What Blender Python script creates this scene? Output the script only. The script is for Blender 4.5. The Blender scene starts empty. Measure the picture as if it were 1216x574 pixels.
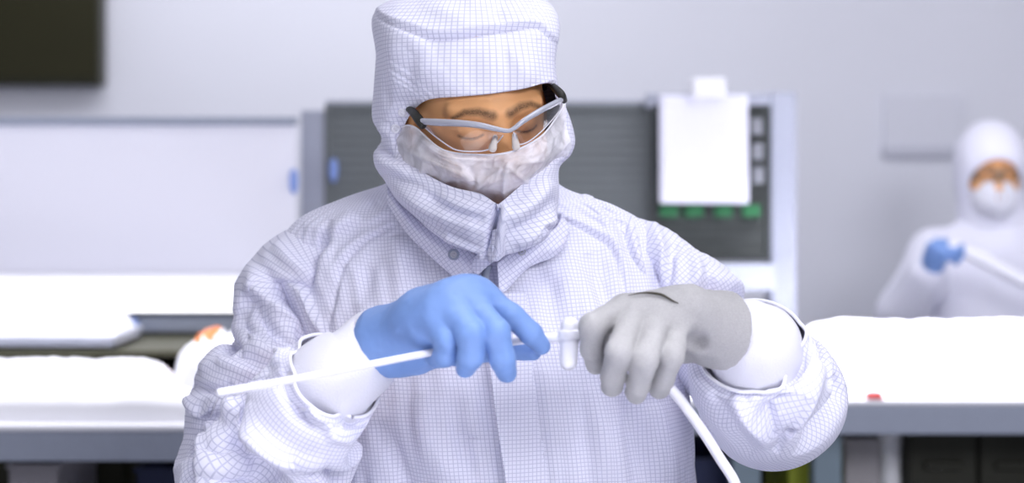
import bpy, math
import numpy as np

rng = np.random.default_rng(7)
F = 2000.0; YH = 220.0; CY = -2.0; CZ = 1.5      # focal length in px, horizon row, camera y and z
sc = bpy.context.scene
COL = sc.collection

def P(px, py, y):
    d = y - CY
    return np.array(((px - 608.0) * d / F, y, CZ + (YH - py) * d / F))

def PA(a):
    a = np.asarray(a, float)
    d = a[..., 2] - CY
    return np.stack([(a[..., 0] - 608.0) * d / F, a[..., 2], CZ + (YH - a[..., 1]) * d / F], -1)

def proj(V):
    d = V[..., 1] - CY
    return np.stack([608.0 + V[..., 0] * F / d, YH - (V[..., 2] - CZ) * F / d], -1)

# ------------------------------------------------------------------ noise
_L = rng.random((32, 32, 32))
def vnoise(x, y, z=0.0):
    x, y, z = np.broadcast_arrays(np.asarray(x, float), np.asarray(y, float), np.asarray(z, float))
    xi = np.floor(x).astype(int); yi = np.floor(y).astype(int); zi = np.floor(z).astype(int)
    fx = x - xi; fy = y - yi; fz = z - zi
    fx = fx * fx * fx * (fx * (6 * fx - 15) + 10); fy = fy * fy * fy * (fy * (6 * fy - 15) + 10); fz = fz * fz * (3 - 2 * fz)
    r = 0
    for a in (0, 1):
        for b in (0, 1):
            for c in (0, 1):
                w = (fx if a else 1 - fx) * (fy if b else 1 - fy) * (fz if c else 1 - fz)
                r = r + w * _L[(xi + a) % 32, (yi + b) % 32, (zi + c) % 32]
    return r * 2 - 1

def ridged(x, y, z=0.0):
    return 1 - 2 * np.abs(vnoise(x, y, z))

# ------------------------------------------------------------------ splines
def cr(pts, n, closed=False):
    """Catmull-Rom resample along axis 0 to n samples."""
    p = np.asarray(pts, float); m = len(p)
    if closed:
        t = np.arange(n) * (m / n)
    else:
        t = np.linspace(0, m - 1, n)
    i = np.floor(t).astype(int)
    if not closed: i = np.minimum(i, m - 2)
    f = (t - i).reshape((-1,) + (1,) * (p.ndim - 1))
    if closed:
        g = lambda k: p[(i + k) % m]
    else:
        q = np.concatenate([2 * p[:1] - p[1:2], p, 2 * p[-1:] - p[-2:-1]])
        g = lambda k: q[i + k + 1]
    a, b, c, d = g(-1), g(0), g(1), g(2)
    return 0.5 * (2 * b + (c - a) * f + (2 * a - 5 * b + 4 * c - d) * f * f + (3 * b - a - 3 * c + d) * f ** 3)

def net(rows, nu, nv, closed_v=False):
    a = np.asarray(rows, float)
    a = cr(a, nu)
    return np.swapaxes(cr(np.swapaxes(a, 0, 1), nv, closed_v), 0, 1)

# ------------------------------------------------------------------ meshes
def mk(name, V, faces, mat=None, parent=None, uv=None, smooth=True, col=None):
    me = bpy.data.meshes.new(name)
    V = np.asarray(V, float).reshape(-1, 3)
    if isinstance(faces, np.ndarray):
        k = faces.shape[1]
        me.vertices.add(len(V)); me.vertices.foreach_set('co', V.astype(np.float32).ravel())
        me.loops.add(faces.size); me.loops.foreach_set('vertex_index', faces.astype(np.int32).ravel())
        me.polygons.add(len(faces))
        me.polygons.foreach_set('loop_start', (np.arange(len(faces)) * k).astype(np.int32))
        me.update(calc_edges=True)
    else:
        me.from_pydata([tuple(v) for v in V], [], [tuple(int(i) for i in f) for f in faces])
    me.validate()
    if smooth:
        me.polygons.foreach_set('use_smooth', np.ones(len(me.polygons), bool))
    if uv is not None:
        ul = me.uv_layers.new(name='UVMap')
        vi = np.empty(len(me.loops), np.int32); me.loops.foreach_get('vertex_index', vi)
        ul.data.foreach_set('uv', np.asarray(uv, np.float32).reshape(-1, 2)[vi].ravel())
    if col is not None:
        ca = me.color_attributes.new('mark', 'FLOAT_COLOR', 'POINT')
        ca.data.foreach_set('color', np.asarray(col, np.float32).ravel())
    me.update()
    o = bpy.data.objects.new(name, me); COL.objects.link(o)
    if mat is not None: me.materials.append(mat)
    if parent is not None: o.parent = parent
    return o

def gfaces(nu, nv, closed_v=False, flip=False):
    i = np.arange(nu - 1)[:, None]; j = np.arange(nv if closed_v else nv - 1)[None, :]
    j2 = (j + 1) % nv
    f = np.stack([i * nv + j, i * nv + j2, (i + 1) * nv + j2, (i + 1) * nv + j], -1).reshape(-1, 4)
    return f[:, ::-1].copy() if flip else f

def gnormals(G, closed_v=False):
    du = np.gradient(G, axis=0)
    if closed_v:
        dv = (np.roll(G, -1, 1) - np.roll(G, 1, 1)) / 2
    else:
        dv = np.gradient(G, axis=1)
    n = np.cross(du, dv)
    return n / (np.linalg.norm(n, axis=-1, keepdims=True) + 1e-12)

def thick(o, t, off=-1.0):
    m = o.modifiers.new('thick', 'SOLIDIFY'); m.thickness = t; m.offset = off
    return o

def sub(o, n=1):
    m = o.modifiers.new('sub', 'SUBSURF'); m.levels = n; m.render_levels = n
    return o

def bev(o, w, n=2):
    m = o.modifiers.new('bev', 'BEVEL'); m.width = w; m.segments = n; m.limit_method = 'ANGLE'
    return o

def box(name, x0, x1, y0, y1, z0, z1, mat, parent=None, b=0.004):
    V = [(x, y, z) for x in (x0, x1) for y in (y0, y1) for z in (z0, z1)]
    Fc = [(0, 1, 3, 2), (4, 6, 7, 5), (0, 4, 5, 1), (2, 3, 7, 6), (0, 2, 6, 4), (1, 5, 7, 3)]
    o = mk(name, V, Fc, mat, parent, smooth=False)
    if b: bev(o, b)
    return o

def boxes(name, bl, mat, parent=None, b=0.003):
    V = []; Fc = []
    for (x0, x1, y0, y1, z0, z1) in bl:
        k = len(V)
        V += [(x, y, z) for x in (x0, x1) for y in (y0, y1) for z in (z0, z1)]
        Fc += [tuple(k + i for i in f) for f in [(0, 1, 3, 2), (4, 6, 7, 5), (0, 4, 5, 1), (2, 3, 7, 6), (0, 2, 6, 4), (1, 5, 7, 3)]]
    o = mk(name, V, Fc, mat, parent, smooth=False)
    if b: bev(o, b)
    return o

def frames(path):
    path = np.asarray(path, float)
    T = np.gradient(path, axis=0); T /= np.linalg.norm(T, axis=1, keepdims=True) + 1e-12
    n = np.cross(T[0], (0.13, 0.2, 0.97))
    if np.linalg.norm(n) < 0.1: n = np.cross(T[0], (1, 0, 0))
    n /= np.linalg.norm(n)
    N = [n]
    for k in range(1, len(path)):
        n = N[-1] - T[k] * np.dot(N[-1], T[k]); n /= np.linalg.norm(n) + 1e-12
        N.append(n)
    N = np.array(N); B = np.cross(T, N)
    return T, N, B

def tubegrid(path, rad, nv):
    T, N, B = frames(path)
    a = np.arange(nv) * 2 * math.pi / nv
    r = np.asarray(rad, float)
    if r.ndim == 1: r = np.stack([r, r], -1)
    return path[:, None, :] + r[:, None, :1] * np.cos(a)[None, :, None] * N[:, None, :] + r[:, None, 1:] * np.sin(a)[None, :, None] * B[:, None, :]

def tube(name, pts, rad, mat, parent=None, n=60, nv=16, caps=True, closed=False):
    path = cr(pts, n, closed)
    r = np.full(n, rad, float) if np.isscalar(rad) else cr(np.asarray(rad, float)[:, None], n)[:, 0]
    if caps:
        e = 0.35
        path = np.concatenate([path[:1] - (path[1] - path[0]) * 1e-3, path, path[-1:] + (path[-1] - path[-2]) * 1e-3])
        r = np.concatenate([[r[0] * 0.02], r, [r[-1] * 0.02]])
    G = tubegrid(path, r, nv)
    return mk(name, G, gfaces(len(path), nv, True), mat, parent)

# ------------------------------------------------------------------ signed distance sculpting
def cap(X, a, b, ra, rb):
    a = np.asarray(a, float); b = np.asarray(b, float); ab = b - a
    t = np.clip(((X - a) @ ab) / (ab @ ab + 1e-12), 0, 1)
    return np.linalg.norm(X - a - t[..., None] * ab, axis=-1) - (ra + (rb - ra) * t)

def ell(X, c, r, R=None):
    q = X - np.asarray(c, float)
    if R is not None: q = q @ R
    r = np.asarray(r, float)
    k0 = np.linalg.norm(q / r, axis=-1); k1 = np.linalg.norm(q / (r * r), axis=-1)
    return k0 * (k0 - 1) / (k1 + 1e-9)

def smin(a, b, k):
    h = np.clip(0.5 + 0.5 * (b - a) / k, 0, 1)
    return b + (a - b) * h - k * h * (1 - h)

def smax(a, b, k): return -smin(-a, -b, k)

def surfnets(f, lo, hi, h):
    lo = np.asarray(lo, float); n = np.ceil((np.asarray(hi, float) - lo) / h).astype(int) + 1
    ax = [lo[i] + np.arange(n[i]) * h for i in range(3)]
    X = np.stack(np.meshgrid(*ax, indexing='ij'), -1)
    D = f(X)
    S = D < 0
    nx, ny, nz = n - 1
    acc = np.zeros((nx, ny, nz, 3)); cnt = np.zeros((nx, ny, nz))
    for axis in range(3):
        sl0 = [slice(None)] * 3; sl1 = [slice(None)] * 3
        sl0[axis] = slice(0, -1); sl1[axis] = slice(1, None)
        d0 = D[tuple(sl0)]; d1 = D[tuple(sl1)]
        cross = (d0 < 0) != (d1 < 0)
        t = np.where(cross, d0 / np.where(cross, d0 - d1, 1), 0)
        pos = X[tuple(sl0)].copy(); pos[..., axis] += t * h
        o = [a for a in range(3) if a != axis]
        for da in (0, 1):
            for db in (0, 1):
                s = [slice(None)] * 3
                for a_, d_ in ((o[0], da), (o[1], db)):
                    s[a_] = slice(0, -1) if d_ == 0 else slice(1, None)
                c = cross[tuple(s)]
                acc += np.where(c[..., None], pos[tuple(s)], 0); cnt += c
    act = cnt > 0
    idx = np.full((nx, ny, nz), -1); idx[act] = np.arange(act.sum())
    V = acc[act] / cnt[act][:, None]
    Q = []
    for axis in range(3):
        sl0 = [slice(None)] * 3; sl1 = [slice(None)] * 3
        sl0[axis] = slice(0, -1); sl1[axis] = slice(1, None)
        s0 = S[tuple(sl0)]; s1 = S[tuple(sl1)]
        I = np.argwhere(s0 != s1)
        o = [a for a in range(3) if a != axis]
        I = I[(I[:, o[0]] > 0) & (I[:, o[1]] > 0) & (I[:, o[0]] < n[o[0]] - 1) & (I[:, o[1]] < n[o[1]] - 1)]
        inside = s0[tuple(I.T)]
        qs = []
        for da, db in ((1, 1), (0, 1), (0, 0), (1, 0)):
            J = I.copy(); J[:, o[0]] -= da; J[:, o[1]] -= db
            qs.append(idx[tuple(J.T)])
        q = np.stack(qs, -1)
        flip = inside if axis != 1 else ~inside
        q[~flip] = q[~flip][:, ::-1]
        Q.append(q)
    return V, np.concatenate(Q)

def vnormals(V, Q):
    n = np.cross(V[Q[:, 2]] - V[Q[:, 0]], V[Q[:, 3]] - V[Q[:, 1]])
    N = np.zeros_like(V)
    for k in range(4): np.add.at(N, Q[:, k], n)
    return N / (np.linalg.norm(N, axis=1, keepdims=True) + 1e-12)

# ------------------------------------------------------------------ front relief: folds drawn on the front of a garment
def pdist(p, line):
    """distance, signed side and position along the polyline for points p (n,2)"""
    line = np.asarray(line, float)
    seg = np.linalg.norm(np.diff(line, axis=0), axis=1); L = np.concatenate([[0], np.cumsum(seg)])
    best = np.full(len(p), 1e9); side = np.zeros(len(p)); pos = np.zeros(len(p))
    for k in range(len(line) - 1):
        a = line[k]; ab = line[k + 1] - a
        t = np.clip(((p - a) @ ab) / (ab @ ab + 1e-9), 0, 1)
        q = p - a - t[:, None] * ab
        d = np.hypot(q[:, 0], q[:, 1])
        m = d < best
        best = np.where(m, d, best)
        side = np.where(m, np.sign(ab[0] * q[:, 1] - ab[1] * q[:, 0]), side)
        pos = np.where(m, (L[k] + t * seg[k]) / L[-1], pos)
    return best, side, pos

def relief(G, strokes, closed_v=False, flipn=False, face=True, taper=0.5):
    """strokes: (kind, polyline px, width px, height mm). kind r: soft ridge/valley; s: one-sided step (raised on the right of travel)."""
    N = gnormals(G, closed_v)
    if flipn: N = -N
    V = G.reshape(-1, 3); Nn = N.reshape(-1, 3)
    p = proj(V)
    w = np.clip((-Nn[:, 1] + 0.05) / 0.3, 0, 1) if face else np.ones(len(V))
    D = np.zeros(len(V))
    for st in strokes:
        kind, line, wd, amp = st[:4]
        line = cr(line, 8 * (len(line) - 1) + 1) if len(line) > 2 else np.asarray(line, float)
        lo = line.min(0) - wd * 4; hi = line.max(0) + wd * 4
        m = (p > lo).all(1) & (p < hi).all(1) & (w > 0)
        if not m.any(): continue
        d, s, u = pdist(p[m], line)
        tp = np.clip(np.sin(np.pi * np.clip(u, 0, 1)), 0, 1) ** taper if taper else 1.0
        endfix = 1.0
        if kind == 'r':
            v = np.exp(-(d / wd) ** 2)
        else:
            sd = d * s
            v = np.where(sd > -1.5, np.clip((sd + 1.5) / 3.0, 0, 1), 0) * np.exp(-np.clip(sd, 0, None) / wd)
        D[m] += amp * 1e-3 * v * tp * w[m]
    return (V + Nn * D[:, None]).reshape(G.shape)

def buckle(G, su, sv, lo, hi, iters=260, seed=0.0, grav=0.00004, amp=0.004, nl=22.0, bend=0.35, pin=(2, 2), ease=None):
    """settle a closed tube of cloth that is longer (su) and wider (sv) than the form it hangs on, so that it buckles into folds; it stays within lo..hi of the form"""
    X0 = G.copy(); N0 = gnormals(G, True)
    c = G.mean(1, keepdims=True)
    if ((G - c) * N0).sum() < 0: N0 = -N0
    X = G + N0 * (amp * vnoise(G[..., 0] * nl + seed, G[..., 1] * nl, G[..., 2] * nl + seed))[..., None]
    nu, nv = G.shape[:2]
    def L(di, dj, k):
        a = G[:nu - di] if di else G
        b = np.roll(G[di:] if di else G, -dj, 1)
        return np.linalg.norm(a - b, axis=-1) * k
    fr = np.ones((nu, 1)); fr[:pin[0]] = 0; fr[nu - pin[1]:] = 0
    if ease is None: ease = np.ones((nu, nv))
    ku = 1 + (su - 1) * ease; kv = 1 + (sv - 1) * ease
    cons = []
    for di, dj, k, st, only in ((1, 0, ku[:-1], 0.5, 0), (0, 1, kv, 0.5, 0), (1, 1, ((ku + kv) / 2)[:-1], 0.25, 0), (1, -1, ((ku + kv) / 2)[:-1], 0.25, 0),
                             (3, 0, ku[:-3] * 0.985, bend, 1), (0, 3, kv * 0.985, bend, 1), (6, 0, ku[:-6] * 0.94, bend * 0.6, 1), (0, 6, kv * 0.94, bend * 0.6, 1)):
        cons.append((di, dj, L(di, dj, 1.0) * k, st, only))
    for it in range(iters):
        X[..., 2] -= grav * fr
        for di, dj, l, st, only in cons:
            a = X[:nu - di] if di else X
            b = np.roll(X[di:] if di else X, -dj, 1)
            d = b - a; n = np.linalg.norm(d, axis=-1) + 1e-9
            m = (n - l) / n
            if only: m = np.minimum(m, 0)
            q = d * (m * st * 0.5)[..., None]
            D = np.zeros_like(X)
            if di: D[:nu - di] += q; D[di:] -= np.roll(q, dj, 1)
            else: D += q; D -= np.roll(q, dj, 1)
            X += D * fr[..., None]
        dv = X - X0; h = (dv * N0).sum(-1)
        hc = np.clip(h, lo, hi)
        tv = dv - h[..., None] * N0; tn = np.linalg.norm(tv, axis=-1, keepdims=True)
        tv = tv * np.minimum(1, 0.025 / (tn + 1e-9))
        X = X0 + tv + hc[..., None] * N0
    return X

def upsample(X, nu, nv):
    X = cr(X, nu)
    return np.swapaxes(cr(np.swapaxes(X, 0, 1), nv, True), 0, 1)

def depthmap(V, step=2.0, grow=3):
    p = proj(V)
    W, H = int(1400 / step), int(900 / step)
    M = np.full((W, H), 9.0)
    i = ((p[:, 0] + 90) / step).astype(int); j = ((p[:, 1] + 90) / step).astype(int)
    ok = (i >= 0) & (i < W) & (j >= 0) & (j < H)
    np.minimum.at(M, (i[ok], j[ok]), V[ok, 1])
    for _ in range(grow):
        A = M
        for ax in (0, 1):
            A = np.minimum(A, np.minimum(np.roll(M, 1, ax), np.roll(M, -1, ax)))
        M = A
    return M, step

def dlook(dm, p):
    M, step = dm
    i = np.clip(((p[..., 0] + 90) / step).astype(int), 0, M.shape[0] - 1)
    j = np.clip(((p[..., 1] + 90) / step).astype(int), 0, M.shape[1] - 1)
    return M[i, j]

def clear(V, dm, gap):
    """move points along their sight line until they lie gap in front of what the depth map holds"""
    sh = V.shape; V = V.reshape(-1, 3)
    p = proj(V); y = np.minimum(V[:, 1], dlook(dm, p) - gap)
    return PA(np.stack([p[:, 0], p[:, 1], y], -1)).reshape(sh)

def surfpt(V, N, px, py):
    p = proj(V); d = np.hypot(p[:, 0] - px, p[:, 1] - py) + np.where(N[:, 1] < 0, 0, 1e3)
    c = np.argsort(d)[:6]; k = c[np.argmin(V[c, 1])]
    return V[k], N[k]

# ------------------------------------------------------------------ tags
def tag(o, label, cat, group=None):
    o['label'] = label; o['category'] = cat
    if group: o['group'] = group
    return o
def struct(o):
    o['kind'] = 'structure'; return o
def empty(name, loc, label, cat, group=None):
    o = bpy.data.objects.new(name, None); COL.objects.link(o); o.location = loc
    o.empty_display_size = 0.05
    bpy.context.view_layer.update()
    return tag(o, label, cat, group)
def adopt(parent, kids):
    """parent kids under an object that is not at the origin, keeping their place"""
    for k in kids:
        k.parent = parent
        k.location = (k.location[0] - parent.location[0], k.location[1] - parent.location[1], k.location[2] - parent.location[2])

# ------------------------------------------------------------------ materials
def srgb(r, g, b):
    f = lambda c: (c / 255.0 / 12.92) if c / 255.0 <= 0.04045 else ((c / 255.0 + 0.055) / 1.055) ** 2.4
    return (f(r), f(g), f(b), 1.0)

def mat(name, c, rough=0.6, metal=0.0, spec=0.4, noise=0.0, nscale=40.0, bump=0.0, bscale=200.0, emit=None, sheen=0.0):
    m = bpy.data.materials.new(name); m.use_nodes = True
    nt = m.node_tree; b = nt.nodes['Principled BSDF']
    b.inputs['Base Color'].default_value = c; b.inputs['Roughness'].default_value = rough
    b.inputs['Metallic'].default_value = metal; b.inputs['Specular IOR Level'].default_value = spec
    if sheen: b.inputs['Sheen Weight'].default_value = sheen
    if emit: b.inputs['Emission Color'].default_value = emit[0]; b.inputs['Emission Strength'].default_value = emit[1]
    tc = nt.nodes.new('ShaderNodeTexCoord')
    if noise:
        n = nt.nodes.new('ShaderNodeTexNoise'); n.inputs['Scale'].default_value = nscale; n.inputs['Detail'].default_value = 3
        nt.links.new(tc.outputs['Object'], n.inputs['Vector'])
        mx = nt.nodes.new('ShaderNodeMix'); mx.data_type = 'RGBA'
        mx.inputs[6].default_value = tuple(x * (1 - noise) for x in c[:3]) + (1,)
        mx.inputs[7].default_value = tuple(min(1, x * (1 + noise)) for x in c[:3]) + (1,)
        nt.links.new(n.outputs['Fac'], mx.inputs[0]); nt.links.new(mx.outputs[2], b.inputs['Base Color'])
    if bump:
        n = nt.nodes.new('ShaderNodeTexNoise'); n.inputs['Scale'].default_value = bscale; n.inputs['Detail'].default_value = 2
        nt.links.new(tc.outputs['Object'], n.inputs['Vector'])
        bp = nt.nodes.new('ShaderNodeBump'); bp.inputs['Strength'].default_value = bump; bp.inputs['Distance'].default_value = 0.002
        nt.links.new(n.outputs['Fac'], bp.inputs['Height']); nt.links.new(bp.outputs['Normal'], b.inputs['Normal'])
    return m

def gridcloth(name, base, line, pitch=0.0051, width=0.17, strength=0.8, rot=0.0):
    m = mat(name, base, 0.75, spec=0.25)
    nt = m.node_tree; b = nt.nodes['Principled BSDF']
    N = nt.nodes.new; L = nt.links.new
    uv = N('ShaderNodeUVMap'); uv.uv_map = 'UVMap'
    mp = N('ShaderNodeMapping'); mp.inputs['Scale'].default_value = (1 / pitch, 1 / pitch, 1); mp.inputs['Rotation'].default_value = (0, 0, rot)
    L(uv.outputs[0], mp.inputs[0])
    sp = N('ShaderNodeSeparateXYZ'); L(mp.outputs[0], sp.inputs[0])
    outs = []
    for ax in ('X', 'Y'):
        pp = N('ShaderNodeMath'); pp.operation = 'PINGPONG'; pp.inputs[1].default_value = 0.5; L(sp.outputs[ax], pp.inputs[0])
        mr = N('ShaderNodeMapRange'); mr.inputs[1].default_value = width * 0.35; mr.inputs[2].default_value = width; mr.inputs[3].default_value = 1; mr.inputs[4].default_value = 0
        L(pp.outputs[0], mr.inputs[0]); outs.append(mr)
    mxm = N('ShaderNodeMath'); mxm.operation = 'MAXIMUM'; L(outs[0].outputs[0], mxm.inputs[0]); L(outs[1].outputs[0], mxm.inputs[1])
    ml = N('ShaderNodeMath'); ml.operation = 'MULTIPLY'; ml.inputs[1].default_value = strength; L(mxm.outputs[0], ml.inputs[0])
    mx = N('ShaderNodeMix'); mx.data_type = 'RGBA'; mx.inputs[6].default_value = base; mx.inputs[7].default_value = line
    L(ml.outputs[0], mx.inputs[0]); L(mx.outputs[2], b.inputs['Base Color'])
    return m
# ================================================================== camera, sky light, lamps
cam = bpy.data.cameras.new('camera'); co = bpy.data.objects.new('camera', cam); COL.objects.link(co)
co.location = (0, CY, CZ); co.rotation_euler = (math.pi / 2, 0, 0)
cam.sensor_width = 36; cam.lens = 36 * F / 1216; cam.shift_y = -(287 - YH) / 1216
cam.dof.use_dof = True; cam.dof.focus_distance = 1.86; cam.dof.aperture_fstop = 3.0
cam.clip_start = 0.05
sc.camera = co
vs = sc.view_settings
vs.view_transform = 'Standard'; vs.look = 'None'; vs.gamma = 1.0; vs.use_curve_mapping = False; vs.exposure = 0.12

w = bpy.data.worlds.new('world'); sc.world = w; w.use_nodes = True
bg = w.node_tree.nodes['Background']; bg.inputs[0].default_value = (0.88, 0.88, 1.0, 1); bg.inputs[1].default_value = 0.32

def area(name, loc, target, sx, sy, energy, color=(0.94, 0.94, 1.0), spread=math.pi):
    l = bpy.data.lights.new(name, 'AREA'); l.shape = 'RECTANGLE'; l.size = sx; l.size_y = sy; l.energy = energy; l.color = color; l.spread = spread
    o = bpy.data.objects.new(name, l); COL.objects.link(o); o.location = loc
    v = np.asarray(target, float) - np.asarray(loc, float)
    from mathutils import Vector
    o.rotation_euler = Vector(v).to_track_quat('-Z', 'Y').to_euler()
    return o

# ceiling troffers over the aisle in front, over the benches behind
area('ceiling_lamp', (1.6, -3.0, 2.75), (0.1, 0, 1.3), 1.6, 0.9, 66)
area('ceiling_lamp', (-1.2, -2.2, 2.75), (-1.2, -2.2, 0), 1.2, 0.6, 10)
area('ceiling_lamp', (0.5, -0.3, 2.75), (0.5, -0.3, 0), 1.2, 0.6, 12)
area('ceiling_lamp', (-0.7, 2.55, 2.75), (-0.7, 3.5, 1.4), 1.8, 0.4, 15)  # wall wash added behind the board so it brightens only the back wall
area('ceiling_lamp', (-1.2, 1.0, 2.75), (-1.2, 1.0, 1.0), 1.2, 0.6, 6)
area('ceiling_lamp', (1.2, 1.6, 2.75), (1.2, 2.6, 1.0), 1.2, 0.6, 14)
# unseen narrow strip lights, added above the worktops to brighten them
area('added_bench_light', (-1.05, 1.35, 1.95), (-1.05, 1.35, 1.0), 1.6, 0.25, 7, spread=1.7)
area('added_bench_light', (1.35, 1.65, 2.1), (1.35, 1.7, 1.0), 1.9, 0.2, 26, spread=1.2)
area('added_bench_light', (0.0, -0.78, 2.3), (0.0, -0.78, 1.0), 1.8, 0.25, 11, spread=1.1)

# ================================================================== materials
M = {}
M['wall'] = mat('painted_wall', (0.70, 0.71, 0.78, 1), 0.85, noise=0.02, nscale=3)
M['floor'] = mat('epoxy_floor', srgb(150, 152, 160), 0.5, noise=0.06, nscale=6)
M['white'] = mat('white_laminate', (0.86, 0.86, 0.92, 1), 0.5, noise=0.02)
M['panel'] = mat('white_board', (0.84, 0.84, 0.93, 1), 0.45, noise=0.015, nscale=2)
M['alu'] = mat('light_grey_post', srgb(186, 190, 205), 0.45, 0.0, noise=0.03)
M['apron'] = mat('blue_grey_steel', srgb(150, 157, 174), 0.5, noise=0.05)
M['leg'] = mat('teal_grey_steel', srgb(118, 134, 146), 0.5, noise=0.05)
M['louver'] = mat('dark_grey_louver', srgb(108, 113, 116), 0.6, noise=0.05)
M['louver2'] = mat('charcoal_louver', srgb(70, 74, 74), 0.6, noise=0.05)
M['screen'] = mat('dark_screen', srgb(36, 36, 18), 0.35, noise=0.1, nscale=5)
M['paper'] = mat('paper', srgb(232, 232, 248), 0.8, noise=0.02)
M['green'] = mat('green_plastic', srgb(38, 108, 66), 0.5)
M['blue'] = mat('blue_plastic', srgb(140, 164, 226), 0.5)
M['navy'] = mat('navy_plastic', srgb(34, 42, 78), 0.5)
M['orange'] = mat('orange_film', srgb(246, 150, 96), 0.4, noise=0.1)
M['film'] = mat('white_film', (0.9, 0.9, 0.95, 1), 0.45, bump=0.2, bscale=30)
M['olive'] = mat('olive_dark_cabinet', srgb(58, 58, 40), 0.6, noise=0.15, nscale=8)
M['dark'] = mat('dark_cabinet', srgb(40, 40, 30), 0.6, noise=0.1, nscale=8)
M['beige'] = mat('beige_bin', srgb(176, 172, 176), 0.6, noise=0.05)
M['rack'] = mat('grey_rack_steel', srgb(166, 170, 186), 0.45, noise=0.03)
M['holder'] = mat('grey_holder', srgb(132, 134, 142), 0.6)
M['lime'] = mat('lime_plastic', srgb(178, 190, 60), 0.5, noise=0.05)
M['red'] = mat('red_plastic', srgb(180, 40, 40), 0.5)
M['sign'] = mat('grey_sign', (0.66, 0.67, 0.745, 1), 0.7, noise=0.02)
M['signbar'] = mat('grey_sign_rail', (0.54, 0.55, 0.63, 1), 0.7, noise=0.02)
M['lampface'] = mat('lamp_diffuser', (0.95, 0.95, 1, 1), 0.5, emit=((0.95, 0.95, 1.0, 1), 1.6))

# ================================================================== room
def rect(px0, py0, px1, py1, y):
    a = P(px0, py1, y); b = P(px1, py0, y)
    return a[0], b[0], a[2], b[2]

struct(box('floor', -4, 4, -2.6, 3.7, -0.1, 0.0, M['floor'], b=0))
struct(box('wall_back', -4, 4, 3.6, 3.7, 0.0, 3.0, M['wall'], b=0))
struct(boxes('baseboard_back', [(-4, 4, 3.585, 3.6, 0.0, 0.1)], M['alu'], b=0.003))

# wall screen
x0, x1, z0, z1 = rect(-160, -90, 120, 101, 3.5)
tv = empty('wall_screen', ((x0 + x1) / 2, 3.55, z0), 'dark wall-mounted screen high on the back wall above the white board', 'screen')
k1 = box('bezel', x0, x1, 3.50, 3.58, z0, z1, M['screen'], b=0.008)
k2 = box('display', x0 + 0.02, x1 - 0.02, 3.494, 3.502, z0 + 0.025, z1 - 0.02, mat('display_glass', srgb(38, 37, 16), 0.25, noise=0.1, nscale=3), b=0)
k3 = box('wall_bracket', (x0 + x1) / 2 - 0.15, (x0 + x1) / 2 + 0.15, 3.575, 3.6, z0 + 0.15, z1 - 0.1, M['dark'], b=0.003)
adopt(tv, [k1, k2, k3])

# faint wall sign beside the second worker
x0, x1, z0, z1 = rect(1050, 112, 1142, 186, 3.58)
sg = empty('wall_sign', ((x0 + x1) / 2, 3.59, z0), 'faint pale grey sign board on the wall beside the hooded worker behind', 'sign')
k1 = box('sign_panel', x0, x1, 3.582, 3.6, z0 + 0.03, z1, M['sign'], b=0.003)
k2 = box('sign_rail', x0 - 0.005, x1 + 0.005, 3.575, 3.6, z0, z0 + 0.035, M['signbar'], b=0.003)
adopt(sg, [k1, k2])

# ---------------------------------------------------------------- workstation on the photo's left
ZB = 1.08                                   # worktop height
LB = empty('workbench', (-1.1, 1.4, 0), 'white-topped workbench with grey apron below the white board', 'workbench')
kk = []
kk.append(box('worktop', -2.35, -0.42, 0.95, 2.02, ZB - 0.013, ZB, M['white'], b=0.006))
kk.append(box('apron', -2.33, -0.44, 0.955, 0.985, ZB - 0.066, ZB - 0.012, M['apron'], b=0.004))
for lx in (-2.28, -0.50):
    for ly in (0.99, 1.93):
        kk.append(box('leg', lx - 0.03, lx + 0.03, ly, ly + 0.06, 0.0, ZB - 0.013, M['leg'], b=0.004))
kk.append(box('lower_shelf', -2.25, -0.53, 1.05, 1.95, 0.30, 0.33, M['apron'], b=0.004))
adopt(LB, kk)

# upright board with shelf and light bar
x0, x1, z0, z1 = rect(-140, 147, 352, 334, 2.06)
WB = empty('bench_board', ((x0 + x1) / 2, 2.08, z0), 'tall white board standing behind the bench, under the dark screen', 'board')
kk = [box('board_panel', x0, x1, 2.06, 2.09, z0 - 0.3, z1, M['panel'], b=0.004),
      box('top_rail', x0, x1, 2.045, 2.10, z1 - 0.004, z1 + 0.016, M['apron'], b=0.004)]
for lx in (x0 + 0.03, x1 - 0.03):
    kk.append(box('upright', lx - 0.025, lx + 0.025, 2.09, 2.13, 0.0, z1, M['alu'], b=0.004))
adopt(WB, kk)
x0, x1, z0, z1 = rect(-140, 332, 330, 371, 1.74)
SH = empty('bench_shelf', ((x0 + x1) / 2, 1.9, z0), 'long white shelf over the bench with a glowing front light bar', 'shelf')
kk = [box('shelf_plank', x0, x1, 1.72, 2.055, z1 - 0.018, z1, M['white'], b=0.003),
      box('light_bar', x0, x1, 1.735, 1.77, z0, z1 - 0.018, M['lampface'], b=0.006)]
for lx in (x0 + 0.04, x1 - 0.08):
    kk.append(box('shelf_bracket', lx, lx + 0.02, 1.80, 2.055, z0 - 0.02, z1 - 0.02, M['alu'], b=0.002))
adopt(SH, kk)
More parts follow.
